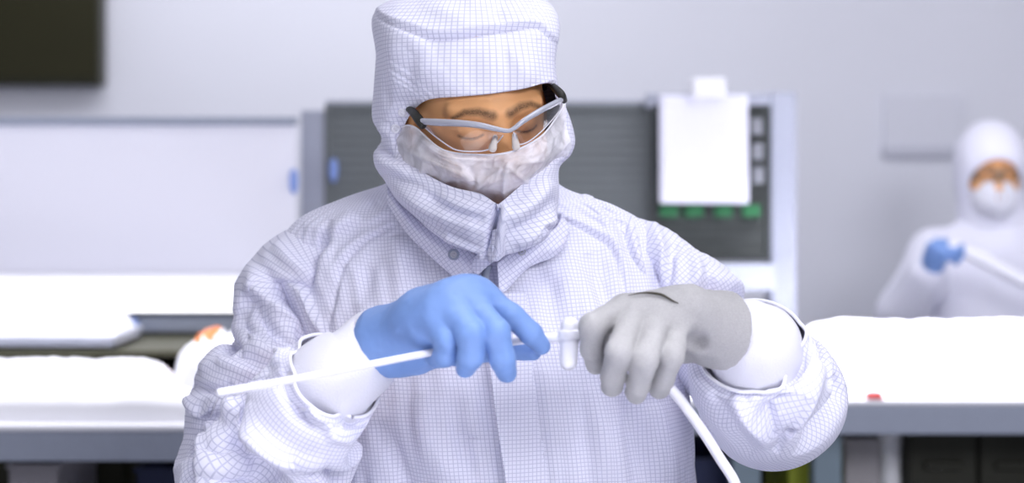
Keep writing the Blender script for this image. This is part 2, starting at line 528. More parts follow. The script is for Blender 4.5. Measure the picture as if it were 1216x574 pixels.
# things under the shelf: standing on the worktop against the board
def standbox(name, px0, px1, py0, y0, y1, m, label, cat, z=ZB, partm=None):
    a = P(px0, py0, y0); b = P(px1, py0, y0)
    t = empty(name, ((a[0] + b[0]) / 2, (y0 + y1) / 2, z), label, cat)
    h = a[2] - z
    x0, x1 = a[0], b[0]
    g = 0.004
    ks = [boxes('tray_body', [(x0, x1, y0, y1, z, z + 0.008), (x0, x0 + g, y0, y1, z, z + h), (x1 - g, x1, y0, y1, z, z + h),
                         (x0, x1, y0, y0 + g, z, z + h), (x0, x1, y1 - g, y1, z, z + h)], m, b=0.0015),
          boxes('rim', [(x0 - .004, x1 + .004, y0 - .004, y0 + g, z + h - .008, z + h), (x0 - .004, x1 + .004, y1 - g, y1 + .004, z + h - .008, z + h),
                        (x0 - .004, x0 + g, y0, y1, z + h - .008, z + h), (x1 - g, x1 + .004, y0, y1, z + h - .008, z + h)], partm or m, b=0.001)]
    adopt(t, ks); return t

def bundle(name, px0, px1, py0, y0, y1, m, label, cat, z=ZB, seed=0, nx=60, ny=24, parent=None, wob=0.25):
    a = P(px0, py0, y0); b = P(px1, py0, y0); h = a[2] - z
    u = np.linspace(0, 1, nx)[:, None]; v = np.linspace(-1, 1, ny)[None, :]
    ex = (1 - np.abs(2 * u - 1) ** 8) ** 0.5
    pr = (1 - np.abs(v) ** 2.6) ** 0.45 * ex
    n = 1 + wob * vnoise(u * 7 + seed, v * 1.5, seed * 3.1) * 0.6 + wob * 0.5 * vnoise(u * 23 + seed, v * 5, 2.2)
    X = a[0] + (b[0] - a[0]) * u + 0 * v; Y = (y0 + y1) / 2 + v * (y1 - y0) / 2 * (0.86 + 0.14 * ex)
    Z = z + h * pr * n
    top = np.stack([X, Y, Z], -1); bot = np.stack([X, Y, 0 * Z + z + 0.001], -1)
    Vv = np.concatenate([top.reshape(-1, 3), bot.reshape(-1, 3)])
    f1 = gfaces(nx, ny, flip=True); f2 = gfaces(nx, ny) + nx * ny
    o = mk(name, Vv, np.concatenate([f1, f2]), m)
    return tag(o, label, cat)

ZR = P(0, 417, 1.42)[2]
x0 = P(-90, 0, 1.42)[0]; x1 = P(286, 0, 1.42)[0]
RS_ = empty('added_riser', ((x0 + x1) / 2, 1.7, ZB), 'added low riser, dark olive for the shaded gap on the bench below the white board', 'riser')  # added; its dark colours stand in for the shaded gap under the shelf
kk = [box('riser_top', x0, x1, 1.42, 2.03, ZR - 0.012, ZR, M['olive'], b=0.003), box('back_panel', x0, x1, 2.0, 2.03, ZB + 0.001, ZR - 0.01, M['dark'], b=0.002)]
for lx in (x0, (x0 + x1) / 2, x1 - 0.02):
    kk.append(box('support', lx, lx + 0.02, 1.44, 2.0, ZB + 0.001, ZR - 0.01, M['dark'], b=0.002))
adopt(RS_, kk)
standbox('parts_tray', -90, 134, 400, 1.44, 1.70, M['alu'], 'shallow light grey tray under the plump white bag', 'tray', z=ZR + 0.001)
bundle('padded_bag', -86, 136, 370, 1.45, 1.69, M['film'], 'plump white padded bag filling the shallow light grey tray', 'bag', z=ZR + 0.012, seed=2)
standbox('equipment_box', 140, 330, 379, 1.80, 2.0, M['apron'], 'long grey open box at the back of the bench under the shelf', 'box', z=ZR + 0.001)
bundle('blue_clip', 149, 163, 380, 1.765, 1.79, M['blue'], 'small blue clip in front of the long grey box', 'clip', z=ZR + 0.001, seed=5, nx=14, ny=10)
bundle('film_bag', 200, 330, 408, 1.15, 1.35, M['film'], 'crumpled clear white bag beside the worker\'s elbow', 'bag', seed=4, wob=0.35)
bundle('orange_pouch', 222, 300, 397, 1.37, 1.415, M['orange'], 'orange pouch behind the crumpled bag at the worker\'s elbow', 'pouch', seed=6, wob=0.15)
bundle('foam_sheet', -70, 196, 434, 1.16, 1.36, M['film'], 'long white foam sheet in front of the dark olive riser', 'foam', seed=9, wob=0.08)
bundle('foam_sheet', -60, 240, 466, 0.98, 1.13, M['film'], 'long white foam sheet along the front edge of the bench below the white board', 'foam', seed=19, wob=0.08)

# things under the left bench
def cab(name, px0, px1, y0, y1, z0, z1, m, label, n=2, hm=None):
    a = P(px0, 300, y0)[0]; b = P(px1, 300, y0)[0]
    t = empty(name, ((a + b) / 2, (y0 + y1) / 2, z0), label, 'cabinet')
    ks = [box('cabinet_body', a, b, y0 + 0.02, y1, z0, z1, m, b=0.004)]
    adopt(t, ks)
    wd = (b - a) / n
    for i in range(n):
        d = box('cabinet_door', a + i * wd + 0.004, a + (i + 1) * wd - 0.004, y0, y0 + 0.02, z0 + 0.02, z1 - 0.01, m, b=0.003)
        adopt(t, [d])
        h = box('handle', a + (i + 0.5) * wd - 0.04, a + (i + 0.5) * wd + 0.04, y0 - 0.015, y0, z1 - 0.09, z1 - 0.075, hm or M['dark'], b=0.003)
        h.parent = d; h.location = (0, 0, 0)
    return t
cab('storage_cabinet', -120, 240, 1.4, 1.9, 0.33, 0.96, M['olive'], 'dark olive cabinet on the shelf under the bench below the white board', 4)
standbox('storage_bin', 162, 214, 556, 1.1, 1.38, M['navy'], 'navy storage bin in front of the olive cabinet', 'bin', z=0.33)
standbox('storage_bin', 10, 70, 552, 1.1, 1.38, M['beige'], 'pale grey storage bin under the bench beside the olive cabinet', 'bin', z=0.33)

# ---------------------------------------------------------------- rack behind the worker
yr = 2.2
def louver(name, px0, px1, py0, py1, y, m, label, pitch=11.0):
    x0, x1, z0, z1 = rect(px0, py0, px1, py1, y)
    t = empty(name, ((x0 + x1) / 2, y, z0), label, 'panel')
    n = int((py1 - py0) / pitch); hz = (z1 - z0) / n
    V = []; Fc = []
    prof = []
    for i in range(n):
        zt = z1 - i * hz
        prof += [(y, zt), (y - 0.001, zt - hz * 0.25), (y - 0.006, zt - hz * 0.70), (y - 0.005, zt - hz * 0.80), (y, zt - hz * 0.84)]
    prof += [(y, z0)]
    for (yy, zz) in prof: V += [(x0, yy, zz), (x1, yy, zz)]
    Fc = [(2 * i, 2 * i + 1, 2 * i + 3, 2 * i + 2) for i in range(len(prof) - 1)]
    s = mk('louver_sheet', V, Fc, m, smooth=False); thick(s, 0.003)
    e = boxes('edge_frame', [(x0 - .012, x0, y - .015, y + .012, z0, z1), (x1, x1 + .012, y - .015, y + .012, z0, z1), (x0 - .012, x1 + .012, y - .015, y + .012, z1, z1 + .012), (x0 - .012, x1 + .012, y - .015, y + .012, z0 - .012, z0)], m, b=0.002)
    adopt(t, [s, e]); return t
louver('louver_panel', 392, 768, 130, 318, yr, M['louver'], 'wide dark grey louvred panel on the rack behind the worker\'s head')
louver('louver_panel', 780, 908, 130, 304, yr - 0.03, M['louver2'], 'narrow charcoal louvred panel hung with the white paper')

xa = P(358, 300, yr)[0]; xb = P(386, 300, yr)[0]; xc = P(912, 300, yr)[0]; xd = P(942, 300, yr)[0]
zt = P(0, 110, yr)[2]
RK = empty('rack_frame', ((xa + xd) / 2, yr + 0.05, 0), 'light grey rack frame with two posts behind the worker', 'rack')
zs = P(0, 322, yr)[2]
kk = [box('post', xa, xb, yr - 0.01, yr + 0.06, 0, P(0, 131, yr)[2], M['rack'], b=0.005),
      box('post', xc, xd, yr - 0.05, yr + 0.06, 0, zt, M['rack'], b=0.005),
      box('top_rail', xb, xc, yr + 0.015, yr + 0.06, P(0, 128, yr)[2], P(0, 119, yr)[2], M['rack'], b=0.003),
      box('top_rail', P(766, 0, yr)[0], xc, yr - 0.045, yr + 0.0, P(0, 129, yr)[2], P(0, 112, yr)[2], M['rack'], b=0.003),
      box('shelf', P(700, 0, yr)[0], xc, yr - 0.12, yr + 0.06, P(0, 342, yr)[2], P(0, 312, yr)[2], M['rack'], b=0.003),
      box('lower_rail', xb, xc, yr + 0.015, yr + 0.06, 0.9, 0.95, M['rack'], b=0.003)]
adopt(RK, kk)

# white paper clipped to the narrow panel
x0, x1, z0, z1 = rect(783, 112, 889, 242, yr - 0.10)
PPm = empty('paper_sheet', ((x0 + x1) / 2, yr - 0.10, z0), 'white paper sheet clipped on the charcoal louvred panel', 'paper')
nx, ny = 14, 18
u = np.linspace(0, 1, nx)[:, None]; v = np.linspace(0, 1, ny)[None, :]
G = np.stack([x0 + (x1 - x0) * u + 0 * v, yr - 0.085 - 0.02 * (1 - v) ** 2 + 0.004 * np.sin(u * 5) + 0 * v, z0 + (z1 - z0) * v + 0 * u], -1)
k1 = thick(mk('sheet', G, gfaces(nx, ny), M['paper']), 0.0012)
x0, x1, z0, z1 = rect(822, 92, 862, 116, yr - 0.10)
k2 = box('clip', x0, x1, yr - 0.10, yr - 0.04, z0, z1, M['white'], b=0.006)
adopt(PPm, [k1, k2])
# green label tags in a row under the paper
for i, px in enumerate((795, 825, 860, 893)):
    x0, x1, z0, z1 = rect(px - 11, 243, px + 11, 258, yr - 0.07)
    o = box('shelf_tag', x0, x1, yr - 0.062, yr - 0.046, z0, z1, M['green'], b=0.003)
    nm = ['first green tag in the row under the white paper', 'second green tag from the outer end under the white paper',
          'third green tag along the row under the white paper', 'green tag under the paper, next to the rack post'][i]
    tag(o, nm, 'tag', 'green tags under the paper')
for i, (px, py) in enumerate(((899, 150), (900, 180), (901, 208))):
    x0, x1, z0, z1 = rect(px - 7, py - 10, px + 7, py + 10, yr - 0.07)
    o = box('label_holder', x0, x1, yr - 0.064, yr - 0.046, z0, z1, M['holder'], b=0.003)
    tag(o, ['topmost pale label holder beside the white paper', 'middle pale label holder beside the white paper', 'lowest pale label holder beside the white paper'][i], 'label holder', 'label holders beside the paper')
for i, (px, py) in enumerate(((349, 216), (396, 203))):
    a = P(px, py, 2.052 if i == 0 else yr - 0.02)
    V, Q = surfnets(lambda X: smin(ell(X, a, (0.011, 0.012, 0.030)), ell(X, a + (0, 0.012, 0.02), (0.007, 0.022, 0.008)), 0.01), a - 0.05, a + 0.05, 0.003)
    o = mk('blue_hook', V, Q, M['blue'])
    tag(o, ['blue hook on the edge of the white board', 'blue hook on the dark grey louvred panel'][i], 'hook')

# ---------------------------------------------------------------- bench on the photo's right
yb = 1.30
RB = empty('workbench', (1.1, 1.7, 0), 'bright white workbench with blue-grey apron in front of the hooded worker behind', 'workbench')
X0 = P(700, 500, yb)[0]; X1 = 2.05
kk = [box('worktop', X0, X1, yb, 2.2 - 0.15, ZB - 0.013, ZB, M['white'], b=0.006),
      box('apron', X0 + 0.01, X1 - 0.01, yb + 0.002, yb + 0.03, ZB - 0.070, ZB - 0.012, M['apron'], b=0.004)]
for px in (886, 982, 1290):
    x = P(px, 500, yb + 0.05)[0]
    kk.append(box('leg', x - 0.028, x + 0.028, yb + 0.04, yb + 0.10, 0, ZB - 0.013, M['leg'], b=0.004))
    kk.append(box('leg', x - 0.028, x + 0.028, 1.96, 2.02, 0, ZB - 0.013, M['leg'], b=0.004))
kk.append(box('lower_shelf', X0 + 0.05, X1 - 0.05, yb + 0.1, 2.0, 0.30, 0.33, M['apron'], b=0.004))
adopt(RB, kk)
bundle('wrapped_bundle', 950, 1345, 391, 1.58, 1.92, M['film'], 'long white film-wrapped bundle on the bright bench in front of the hooded worker', 'bundle', seed=11, wob=0.10)
bundle('foam_sheet', 940, 1300, 462, 1.34, 1.50, M['film'], 'long white foam sheet along the front edge of the bright bench with blue-grey apron', 'foam', seed=15, wob=0.1)
bundle('red_clip', 1030, 1050, 467, 1.302, 1.332, M['red'], 'small red clip on the front edge of the bright bench', 'clip', seed=17, nx=14, ny=10)
# under it; the dark cabinet colours partly stand in for the under-bench shadow
standbox('crate', 936, 962, 532, 1.45, 1.75, M['lime'], 'lime crate under the bright bench between its two front legs', 'crate', z=0.33)
standbox('storage_bin', 812, 872, 545, 1.45, 1.75, M['navy'], 'navy storage bin under the bright bench by the hanging hose', 'bin', z=0.33)
standbox('storage_bin', 1003, 1046, 522, 1.55, 1.85, M['beige'], 'beige storage bin under the bright bench next to the pale roll', 'bin', z=0.33)
cab('storage_cabinet', 1078, 1330, 1.5, 1.98, 0.33, 1.0, M['dark'], 'dark cabinet under the bright bench beside the pale roll', 3)
cab('storage_cabinet', 800, 985, 1.88, 1.98, 0.33, 0.96, M['olive'], 'added olive cabinet, dark for the shadow under the bright bench behind the lime crate', 2)
a = P(1062, 574, 1.52)
V, Q = surfnets(lambda X: np.maximum(cap(X, (a[0], 1.56, 0.33), (a[0], 1.56, 1.03), 0.026, 0.024), 0.33 - X[..., 2]) - 0.002 * np.sin(X[..., 2] * 40), (a[0] - .05, 1.5, 0.31), (a[0] + .05, 1.62, 1.07), 0.006)
roll = empty('film_roll', (a[0], 1.56, 0.33), 'pale upright roll of film under the bright bench', 'roll')
adopt(roll, [mk('roll_body', V, Q, M['film'])])
adopt(roll, [tube('core', [(a[0], 1.56, 1.03), (a[0], 1.56, 1.046)], 0.010, M['beige'], n=4)])

# ---------------------------------------------------------------- bench in front of the worker (below the frame): its white top throws light up
FB = empty('workbench', (0, -0.8, 0), 'white front workbench below the worker\'s hands', 'workbench')
kk = [box('worktop', -1.15, 1.15, -1.25, -0.46, 0.93, 0.96, M['white'], b=0.006), box('apron', -1.12, 1.12, -1.24, -1.22, 0.87, 0.935, M['apron'], b=0.004)]
for lx in (-1.08, 1.08):
    for ly in (-1.2, -0.56):
        kk.append(box('leg', lx - 0.03, lx + 0.03, ly, ly + 0.06, 0, 0.935, M['leg'], b=0.004))
adopt(FB, kk)
# ================================================================== the worker in the hooded coverall
M['skin'] = mat('skin', srgb(216, 160, 110), 0.5, spec=0.35, bump=0.08, bscale=900)
def skin_marks(m, c2=srgb(44, 32, 26)):
    nt = m.node_tree; b = nt.nodes['Principled BSDF']
    at = nt.nodes.new('ShaderNodeVertexColor'); at.layer_name = 'mark'
    sp = nt.nodes.new('ShaderNodeSeparateColor'); nt.links.new(at.outputs[0], sp.inputs[0])
    tc = nt.nodes.new('ShaderNodeTexCoord'); n = nt.nodes.new('ShaderNodeTexNoise'); n.inputs['Scale'].default_value = 800; nt.links.new(tc.outputs['Object'], n.inputs['Vector'])
    mr = nt.nodes.new('ShaderNodeMapRange'); mr.inputs[1].default_value = -0.3; mr.inputs[2].default_value = 0.8; nt.links.new(n.outputs['Fac'], mr.inputs[0])
    ml = nt.nodes.new('ShaderNodeMath'); ml.operation = 'MULTIPLY'; nt.links.new(mr.outputs[0], ml.inputs[0]); nt.links.new(sp.outputs[0], ml.inputs[1])
    mx = nt.nodes.new('ShaderNodeMix'); mx.data_type = 'RGBA'; mx.inputs[6].default_value = b.inputs['Base Color'].default_value; mx.inputs[7].default_value = c2
    nt.links.new(ml.outputs[0], mx.inputs[0])
    m2 = nt.nodes.new('ShaderNodeMix'); m2.data_type = 'RGBA'; nt.links.new(mx.outputs[2], m2.inputs[6]); m2.inputs[7].default_value = srgb(170, 96, 84)
    nt.links.new(sp.outputs[1], m2.inputs[0]); nt.links.new(m2.outputs[2], b.inputs['Base Color'])
    b.inputs['Subsurface Weight'].default_value = 0.08; b.inputs['Subsurface Radius'].default_value = (0.01, 0.004, 0.002)
skin_marks(M['skin'])
M['cloth'] = gridcloth('gridded_cleanroom_cloth', srgb(229, 229, 245), srgb(158, 160, 190), 0.0045, 0.14, 0.55)
M['liner'] = mat('white_knit_liner', srgb(216, 216, 228), 0.8, bump=0.3, bscale=500)
M['plainwhite'] = mat('white_fabric', srgb(230, 230, 240), 0.8, bump=0.1, bscale=400)
M['nitrile'] = mat('blue_nitrile', srgb(110, 141, 196), 0.5, spec=0.35, bump=0.12, bscale=60)
M['knit'] = mat('grey_knit', srgb(168, 167, 169), 0.9, spec=0.2, noise=0.2, nscale=650, bump=0.6, bscale=900)
M['trim'] = mat('dark_trim', srgb(58, 54, 44), 0.7)
M['metal'] = mat('snap_metal', srgb(196, 196, 200), 0.3, 0.9)
M['frame'] = mat('silver_plastic', srgb(176, 178, 190), 0.28, 0.15, spec=0.6)
M['black'] = mat('black_rubber', srgb(38, 38, 34), 0.5)
M['tube'] = mat('white_silicone', srgb(228, 228, 238), 0.35, spec=0.5)

def rotm(yaw, pitch, roll):
    a, b, c = (math.radians(v) for v in (yaw, pitch, roll))
    Rz = np.array([[math.cos(a), -math.sin(a), 0], [math.sin(a), math.cos(a), 0], [0, 0, 1]])
    Rx = np.array([[1, 0, 0], [0, math.cos(b), -math.sin(b)], [0, math.sin(b), math.cos(b)]])
    Ry = np.array([[math.cos(c), 0, math.sin(c)], [0, 1, 0], [-math.sin(c), 0, math.cos(c)]])
    return Rz @ Rx @ Ry

def head_sdf(X):
    m = lambda s, p: (p[0] * s,) + tuple(p[1:])
    d = ell(X, (0, 0.015, 0.035), (0.076, 0.096, 0.092))
    d = smin(d, ell(X, (0, -0.028, -0.025), (0.063, 0.060, 0.085)), 0.03)
    d = smin(d, ell(X, (0, -0.058, -0.092), (0.032, 0.028, 0.023)), 0.03)
    for s in (-1, 1):
        d = smin(d, cap(X, m(s, (0.053, -0.005, -0.055)), m(s, (0.022, -0.058, -0.095)), 0.016, 0.014), 0.025)
        d = smin(d, ell(X, m(s, (0.037, -0.060, -0.034)), (0.022, 0.020, 0.022)), 0.02)
        d = smin(d, cap(X, m(s, (0.012, -0.083, 0.020)), m(s, (0.046, -0.068, 0.024)), 0.010, 0.009), 0.012)
        d = smax(d, -ell(X, m(s, (0.031, -0.094, 0.001)), (0.019, 0.016, 0.013)), 0.012)
        d = smin(d, ell(X, m(s, (0.031, -0.0665, 0.000)), (0.0165, 0.0150, 0.0125)), 0.004)       # lids
        d = smin(d, cap(X, m(s, (0.018, -0.078, -0.014)), m(s, (0.042, -0.072, -0.012)), 0.004, 0.003), 0.008)
        d = smin(d, ell(X, m(s, (0.011, -0.094, -0.036)), (0.0085, 0.010, 0.0075)), 0.006)
        d = smin(d, ell(X, m(s, (0.079, 0.018, -0.010)), (0.007, 0.019, 0.030)), 0.008)
    d = smin(d, cap(X, (0, -0.082, 0.012), (0, -0.102, -0.028), 0.008, 0.0105), 0.012)
    d = smin(d, ell(X, (0, -0.106, -0.031), (0.0105, 0.010, 0.009)), 0.006)
    d = smin(d, cap(X, (-0.018, -0.083, -0.058), (0.018, -0.083, -0.058), 0.0055, 0.0055), 0.008)
    d = smin(d, cap(X, (-0.015, -0.084, -0.068), (0.015, -0.084, -0.068), 0.006, 0.006), 0.008)
    d = smax(d, -cap(X, (-0.021, -0.093, -0.063), (0.021, -0.093, -0.063), 0.0015, 0.0015), 0.003)
    for s in (-1, 1):     # eyelid slit, eyes cast down
        d = smax(d, -cap(X, m(s, (0.022, -0.0805, -0.0056)), m(s, (0.041, -0.0785, -0.0054)), 0.0010, 0.0010), 0.001)
    return d

RH = rotm(18, 15, -8)
eye = P(592, 154, -0.133)
HO = eye - RH @ np.array((0, -0.078, 0.0))
def make_head(R, O, h=0.0016):
    V, Q = surfnets(head_sdf, (-0.10, -0.13, -0.14), (0.10, 0.125, 0.14), h)
    col = np.zeros((len(V), 4)); col[:, 3] = 1
    for s in (-1, 1):
        x = V[:, 0] * s
        line = np.array([(0.010, 0.0205), (0.024, 0.0255), (0.038, 0.0255), (0.050, 0.019)])
        d, _, u = pdist(np.stack([x, V[:, 2]], -1), line)
        wd = 0.0060 * (1 - 0.5 * u)
        col[:, 0] = np.maximum(col[:, 0], np.clip(1.3 - d / wd, 0, 1) * (V[:, 1] < -0.03) * 0.98)
        d2, _, _ = pdist(np.stack([x, V[:, 2]], -1), np.array([(0.019, -0.0030), (0.025, -0.0056), (0.032, -0.0064), (0.039, -0.0052), (0.045, -0.0022)]))
        col[:, 0] = np.maximum(col[:, 0], 0.8 * np.clip(1.4 - d2 / 0.0015, 0, 1) * (V[:, 1] < -0.05))
    dl, _, _ = pdist(np.stack([V[:, 0], V[:, 2]], -1), np.array([(-0.018, -0.063), (0.018, -0.063)]))
    col[:, 1] = np.clip(1.4 - dl / 0.008, 0, 1) * (V[:, 1] < -0.06) * 0.7
    return V @ R.T + O, Q, col

def body_sdf(J):
    def f(X):
        nk, ch, pv = J['neck'], J['chest'], J['pelvis']
        d = cap(X, J['headbase'], nk, 0.050, 0.055)
        d = smin(d, ell(X, ch, (0.15, 0.085, 0.20)), 0.05)
        d = smin(d, ell(X, pv, (0.14, 0.09, 0.14)), 0.10)
        for s in ('l', 'r'):
            d = smin(d, cap(X, nk + np.array((0, 0, -0.05)), J['sh' + s], 0.035, 0.028), 0.04)
            d = smin(d, cap(X, J['sh' + s], J['el' + s], 0.030, 0.030), 0.02)
            d = smin(d, cap(X, J['el' + s], J['wr' + s], 0.033, 0.023), 0.02)
            d = smin(d, cap(X, J['hip' + s], J['kn' + s], 0.070, 0.050), 0.05)
            d = smin(d, cap(X, J['kn' + s], J['an' + s], 0.048, 0.036), 0.03)
            d = smin(d, cap(X, J['an' + s] + np.array((0, 0.02, -0.03)), J['an' + s] + np.array((0, -0.13, -0.045)), 0.034, 0.028), 0.02)
        return d
    return f

J = dict(headbase=HO + RH @ np.array((0, 0.03, -0.06)), neck=P(566, 245, 0.05), chest=P(585, 390, 0.035), pelvis=np.array((-0.005, 0.05, 0.98)),
         shl=P(405, 325, 0.05), ell=P(292, 565, -0.04), wrl=P(455, 402, -0.272), shr=P(728, 322, 0.05), elr=P(912, 468, -0.06), wrr=P(872, 388, -0.262),
         hipl=np.array((-0.10, 0.05, 0.92)), hipr=np.array((0.09, 0.05, 0.92)), knl=np.array((-0.12, 0.03, 0.50)), knr=np.array((0.11, 0.03, 0.50)),
         anl=np.array((-0.13, 0.05, 0.09)), anr=np.array((0.12, 0.05, 0.09)))
HV, HQ, HC = make_head(RH, HO)
BV, BQ = surfnets(body_sdf(J), (-0.48, -0.42, 0.0), (0.48, 0.28, 1.56), 0.012)
V = np.concatenate([HV, BV]); Q = np.concatenate([HQ, BQ + len(HV)]); C = np.concatenate([HC, np.tile([0, 0, 0, 1.0], (len(BV), 1))])
W1 = mk('person', V, Q, M['skin'], col=C)
tag(W1, 'person in gridded hooded cleanroom coverall and safety glasses, joining white tubing with gloved hands', 'person')
HDM = depthmap(HV, 2.0, 2)

# ------------------------------------------------------------------ coverall: torso
rows = [  # py, xl, xr, yfront, yback (silhouette px at the depth of the side)
    (207, 478, 652, -0.020, 0.120), (216, 470, 658, -0.030, 0.125), (226, 452, 676, -0.035, 0.130), (238, 412, 716, -0.035, 0.145), (254, 370, 748, -0.035, 0.155), (280, 344, 778, -0.040, 0.165),
    (320, 340, 792, -0.060, 0.175), (370, 350, 800, -0.085, 0.185), (430, 364, 806, -0.100, 0.185), (500, 372, 814, -0.108, 0.175),
    (574, 378, 822, -0.110, 0.165), (700, 376, 836, -0.105, 0.18), (820, 380, 838, -0.10, 0.19)]
NU, NT = 330, 420
r = cr(np.array(rows, float), NU)
t = np.arange(NT) * 2 * math.pi / NT
e = 0.86
cx = (r[:, 1] + r[:, 2]) / 2; ax_ = (r[:, 2] - r[:, 1]) / 2
ct = np.sign(np.cos(t)) * np.abs(np.cos(t)) ** e; stt = np.sign(np.sin(t)) * np.abs(np.sin(t)) ** e
ym = 0.05
px = cx[:, None] + ax_[:, None] * ct[None]
yy = np.where(stt[None] > 0, ym + (r[:, 3:4] - ym) * stt[None], ym - (r[:, 4:5] - ym) * stt[None])
# silhouette authored at d=2.05: keep x in metres independent of depth
X = (px - 608) * 2.05 / F; Z = CZ + (YH - r[:, 0:1]) * 2.03 / F + 0 * X
G = np.stack([X, yy, Z], -1)
# shallow body form: chest planes and belly drape
uvx = np.cumsum(np.linalg.norm(np.diff(G, axis=1, append=G[:, :1]), axis=2), axis=1)
# one grid per garment: arc length round from the centre front, arc length up from the hem
kc = np.argmin(np.abs(t - math.pi / 2))
UVt = np.stack([uvx - uvx[:, kc:kc + 1], np.cumsum(np.linalg.norm(np.diff(G[::-1], axis=0, prepend=G[-1:]), axis=2), axis=0)[::-1]], -1)
N = gnormals(G, True)
if (N[:, kc, 1].mean()) > 0: FLT = True
else: FLT = False
sgn = -1 if FLT else 1
nz = 0.0035 * vnoise(G[..., 0] * 9, G[..., 2] * 5, G[..., 1] * 6) + 0.0016 * ridged(G[..., 0] * 22 + 3, G[..., 2] * 11, G[..., 1] * 14) + 0.0006 * vnoise(G[..., 0] * 60, G[..., 2] * 60, 1.0)
Gc = buckle(upsample(G, 78, 100), 1.0, 1.045, -0.012, 0.007, 240, 2.2, amp=0.006, nl=8.0, bend=0.5, grav=0.0)
G = upsample(Gc, NU, NT); N = gnormals(G, True)
G = G + sgn * N * (nz * 0.4)[..., None]
TS = [
    # placket edge and centre line
    ('s', [(606, 640), (600, 574), (585, 460), (578, 400), (574, 345)], 22, 3.0),
    ('r', [(640, 350), (655, 450), (675, 574), (680, 640)], 14, 1.4), ('r', [(625, 345), (635, 450), (650, 574), (655, 640)], 6, -1.2),
    ('r', [(560, 360), (572, 460), (588, 574), (590, 640)], 10, -1.6),
    # yoke / raglan seams
    ('r', [(482, 262), (437, 286), (409, 314), (396, 360), (388, 400)], 2.2, -1.8), ('r', [(474, 262), (429, 283), (400, 312), (386, 355)], 5, 1.6),
    ('r', [(646, 250), (700, 276), (728, 300), (742, 345), (748, 380)], 2.2, -1.8), ('r', [(655, 250), (706, 274), (736, 302), (750, 345)], 5, 1.6),
    # shoulder folds
    ('r', [(470, 245), (440, 258), (400, 270), (360, 272)], 9, 2.2), ('r', [(452, 240), (420, 270), (385, 292), (350, 300)], 8, -2.0),
    ('r', [(420, 250), (390, 300), (375, 350)], 9, 3.0), ('r', [(395, 262), (372, 310), (368, 350)], 7, -3.0),
    ('s', [(322, 293), (345, 322), (367, 349), (388, 398)], 22, 6.0),
    ('r', [(690, 232), (715, 262), (735, 300)], 8, 2.5), ('r', [(705, 235), (735, 262), (757, 310)], 6, -2.5),
    # chest drape
    ('r', [(470, 280), (478, 330), (470, 380)], 16, 2.5), ('r', [(500, 290), (510, 340)], 10, -2.0), ('r', [(440, 300), (430, 360)], 12, -2.5),
    ('r', [(660, 300), (690, 360), (720, 440)], 18, 3.0), ('r', [(700, 300), (725, 360), (760, 420)], 12, -3.0), ('r', [(640, 320), (650, 380), (640, 440)], 12, -2.0),
    ('r', [(500, 470), (510, 520), (540, 574)], 16, 3.0), ('r', [(530, 460), (545, 520), (570, 590)], 10, -2.5), ('r', [(450, 500), (470, 540), (490, 600)], 12, -3.0),
    ('r', [(545, 517), (560, 521), (576, 524)], 2, -1.6),
    ('r', [(700, 460), (720, 520), (740, 600)], 16, 3.0), ('r', [(740, 470), (755, 520), (770, 600)], 12, -3.0), ('r', [(780, 480), (790, 530), (800, 600)], 12, 3.0),
]
G = relief(G, [(a, b, c, d * 3.0) for a, b, c, d in TS], True, FLT)
TOR = mk('coverall', G, gfaces(NU, NT, True, flip=FLT), M['cloth'], W1, UVt)
TG = G.reshape(-1, 3); TN = (gnormals(G, True) * sgn).reshape(-1, 3)
TDM = depthmap(TG, 3.0, 2)

# trousers and boots (below the frame)
for s, nm in ((0, 'l'), (1, 'r')):
    h, k, a = J['hip' + nm], J['kn' + nm], J['an' + nm]
    path = cr([h + (0, 0, 0.06), (h + k) / 2, k, (k + a) / 2, a + (0, 0, 0.02)], 50)
    rad = cr(np.array([[0.118, 0.125], [0.105, 0.11], [0.088, 0.09], [0.08, 0.085], [0.07, 0.075]]), 50)
    g = tubegrid(path, rad, 48)
    uvl = np.stack([np.tile(np.linspace(0, 0.6, 48)[None], (50, 1)), g[..., 2]], -1)
    g[..., 1] += 0.004 * vnoise(g[..., 0] * 20, g[..., 2] * 18)
    lg = mk('trouser_leg', g, gfaces(50, 48, True), M['cloth'], TOR, uvl)
    V, Q = surfnets(lambda X: np.maximum(smin(cap(X, a + np.array((0, 0.02, 0.10)), a + np.array((0, 0.025, -0.03)), 0.062, 0.05), cap(X, a + np.array((0, 0, -0.03)), a + np.array((0, -0.14, -0.04)), 0.048, 0.04), 0.03), 0.006 - X[..., 2]),
                    a + np.array((-0.1, -0.24, -0.1)), a + np.array((0.1, 0.12, 0.2)), 0.008)
    bt = mk('boot', V, Q, M['plainwhite'], W1)
    g2 = tubegrid(np.array([[a[0], a[1] - 0.05, 0.0], [a[0], a[1] - 0.05, 0.012]]), np.array([[0.052, 0.135], [0.052, 0.135]]), 32)
    mk('sole', np.concatenate([g2.reshape(-1, 3), [[a[0], a[1] - .05, 0], [a[0], a[1] - .05, .012]]]),
       [tuple(f) for f in gfaces(2, 32, True)] + [(64, (i + 1) % 32, i) for i in range(32)] + [(65, 32 + i, 32 + (i + 1) % 32) for i in range(32)], M['apron'], bt)

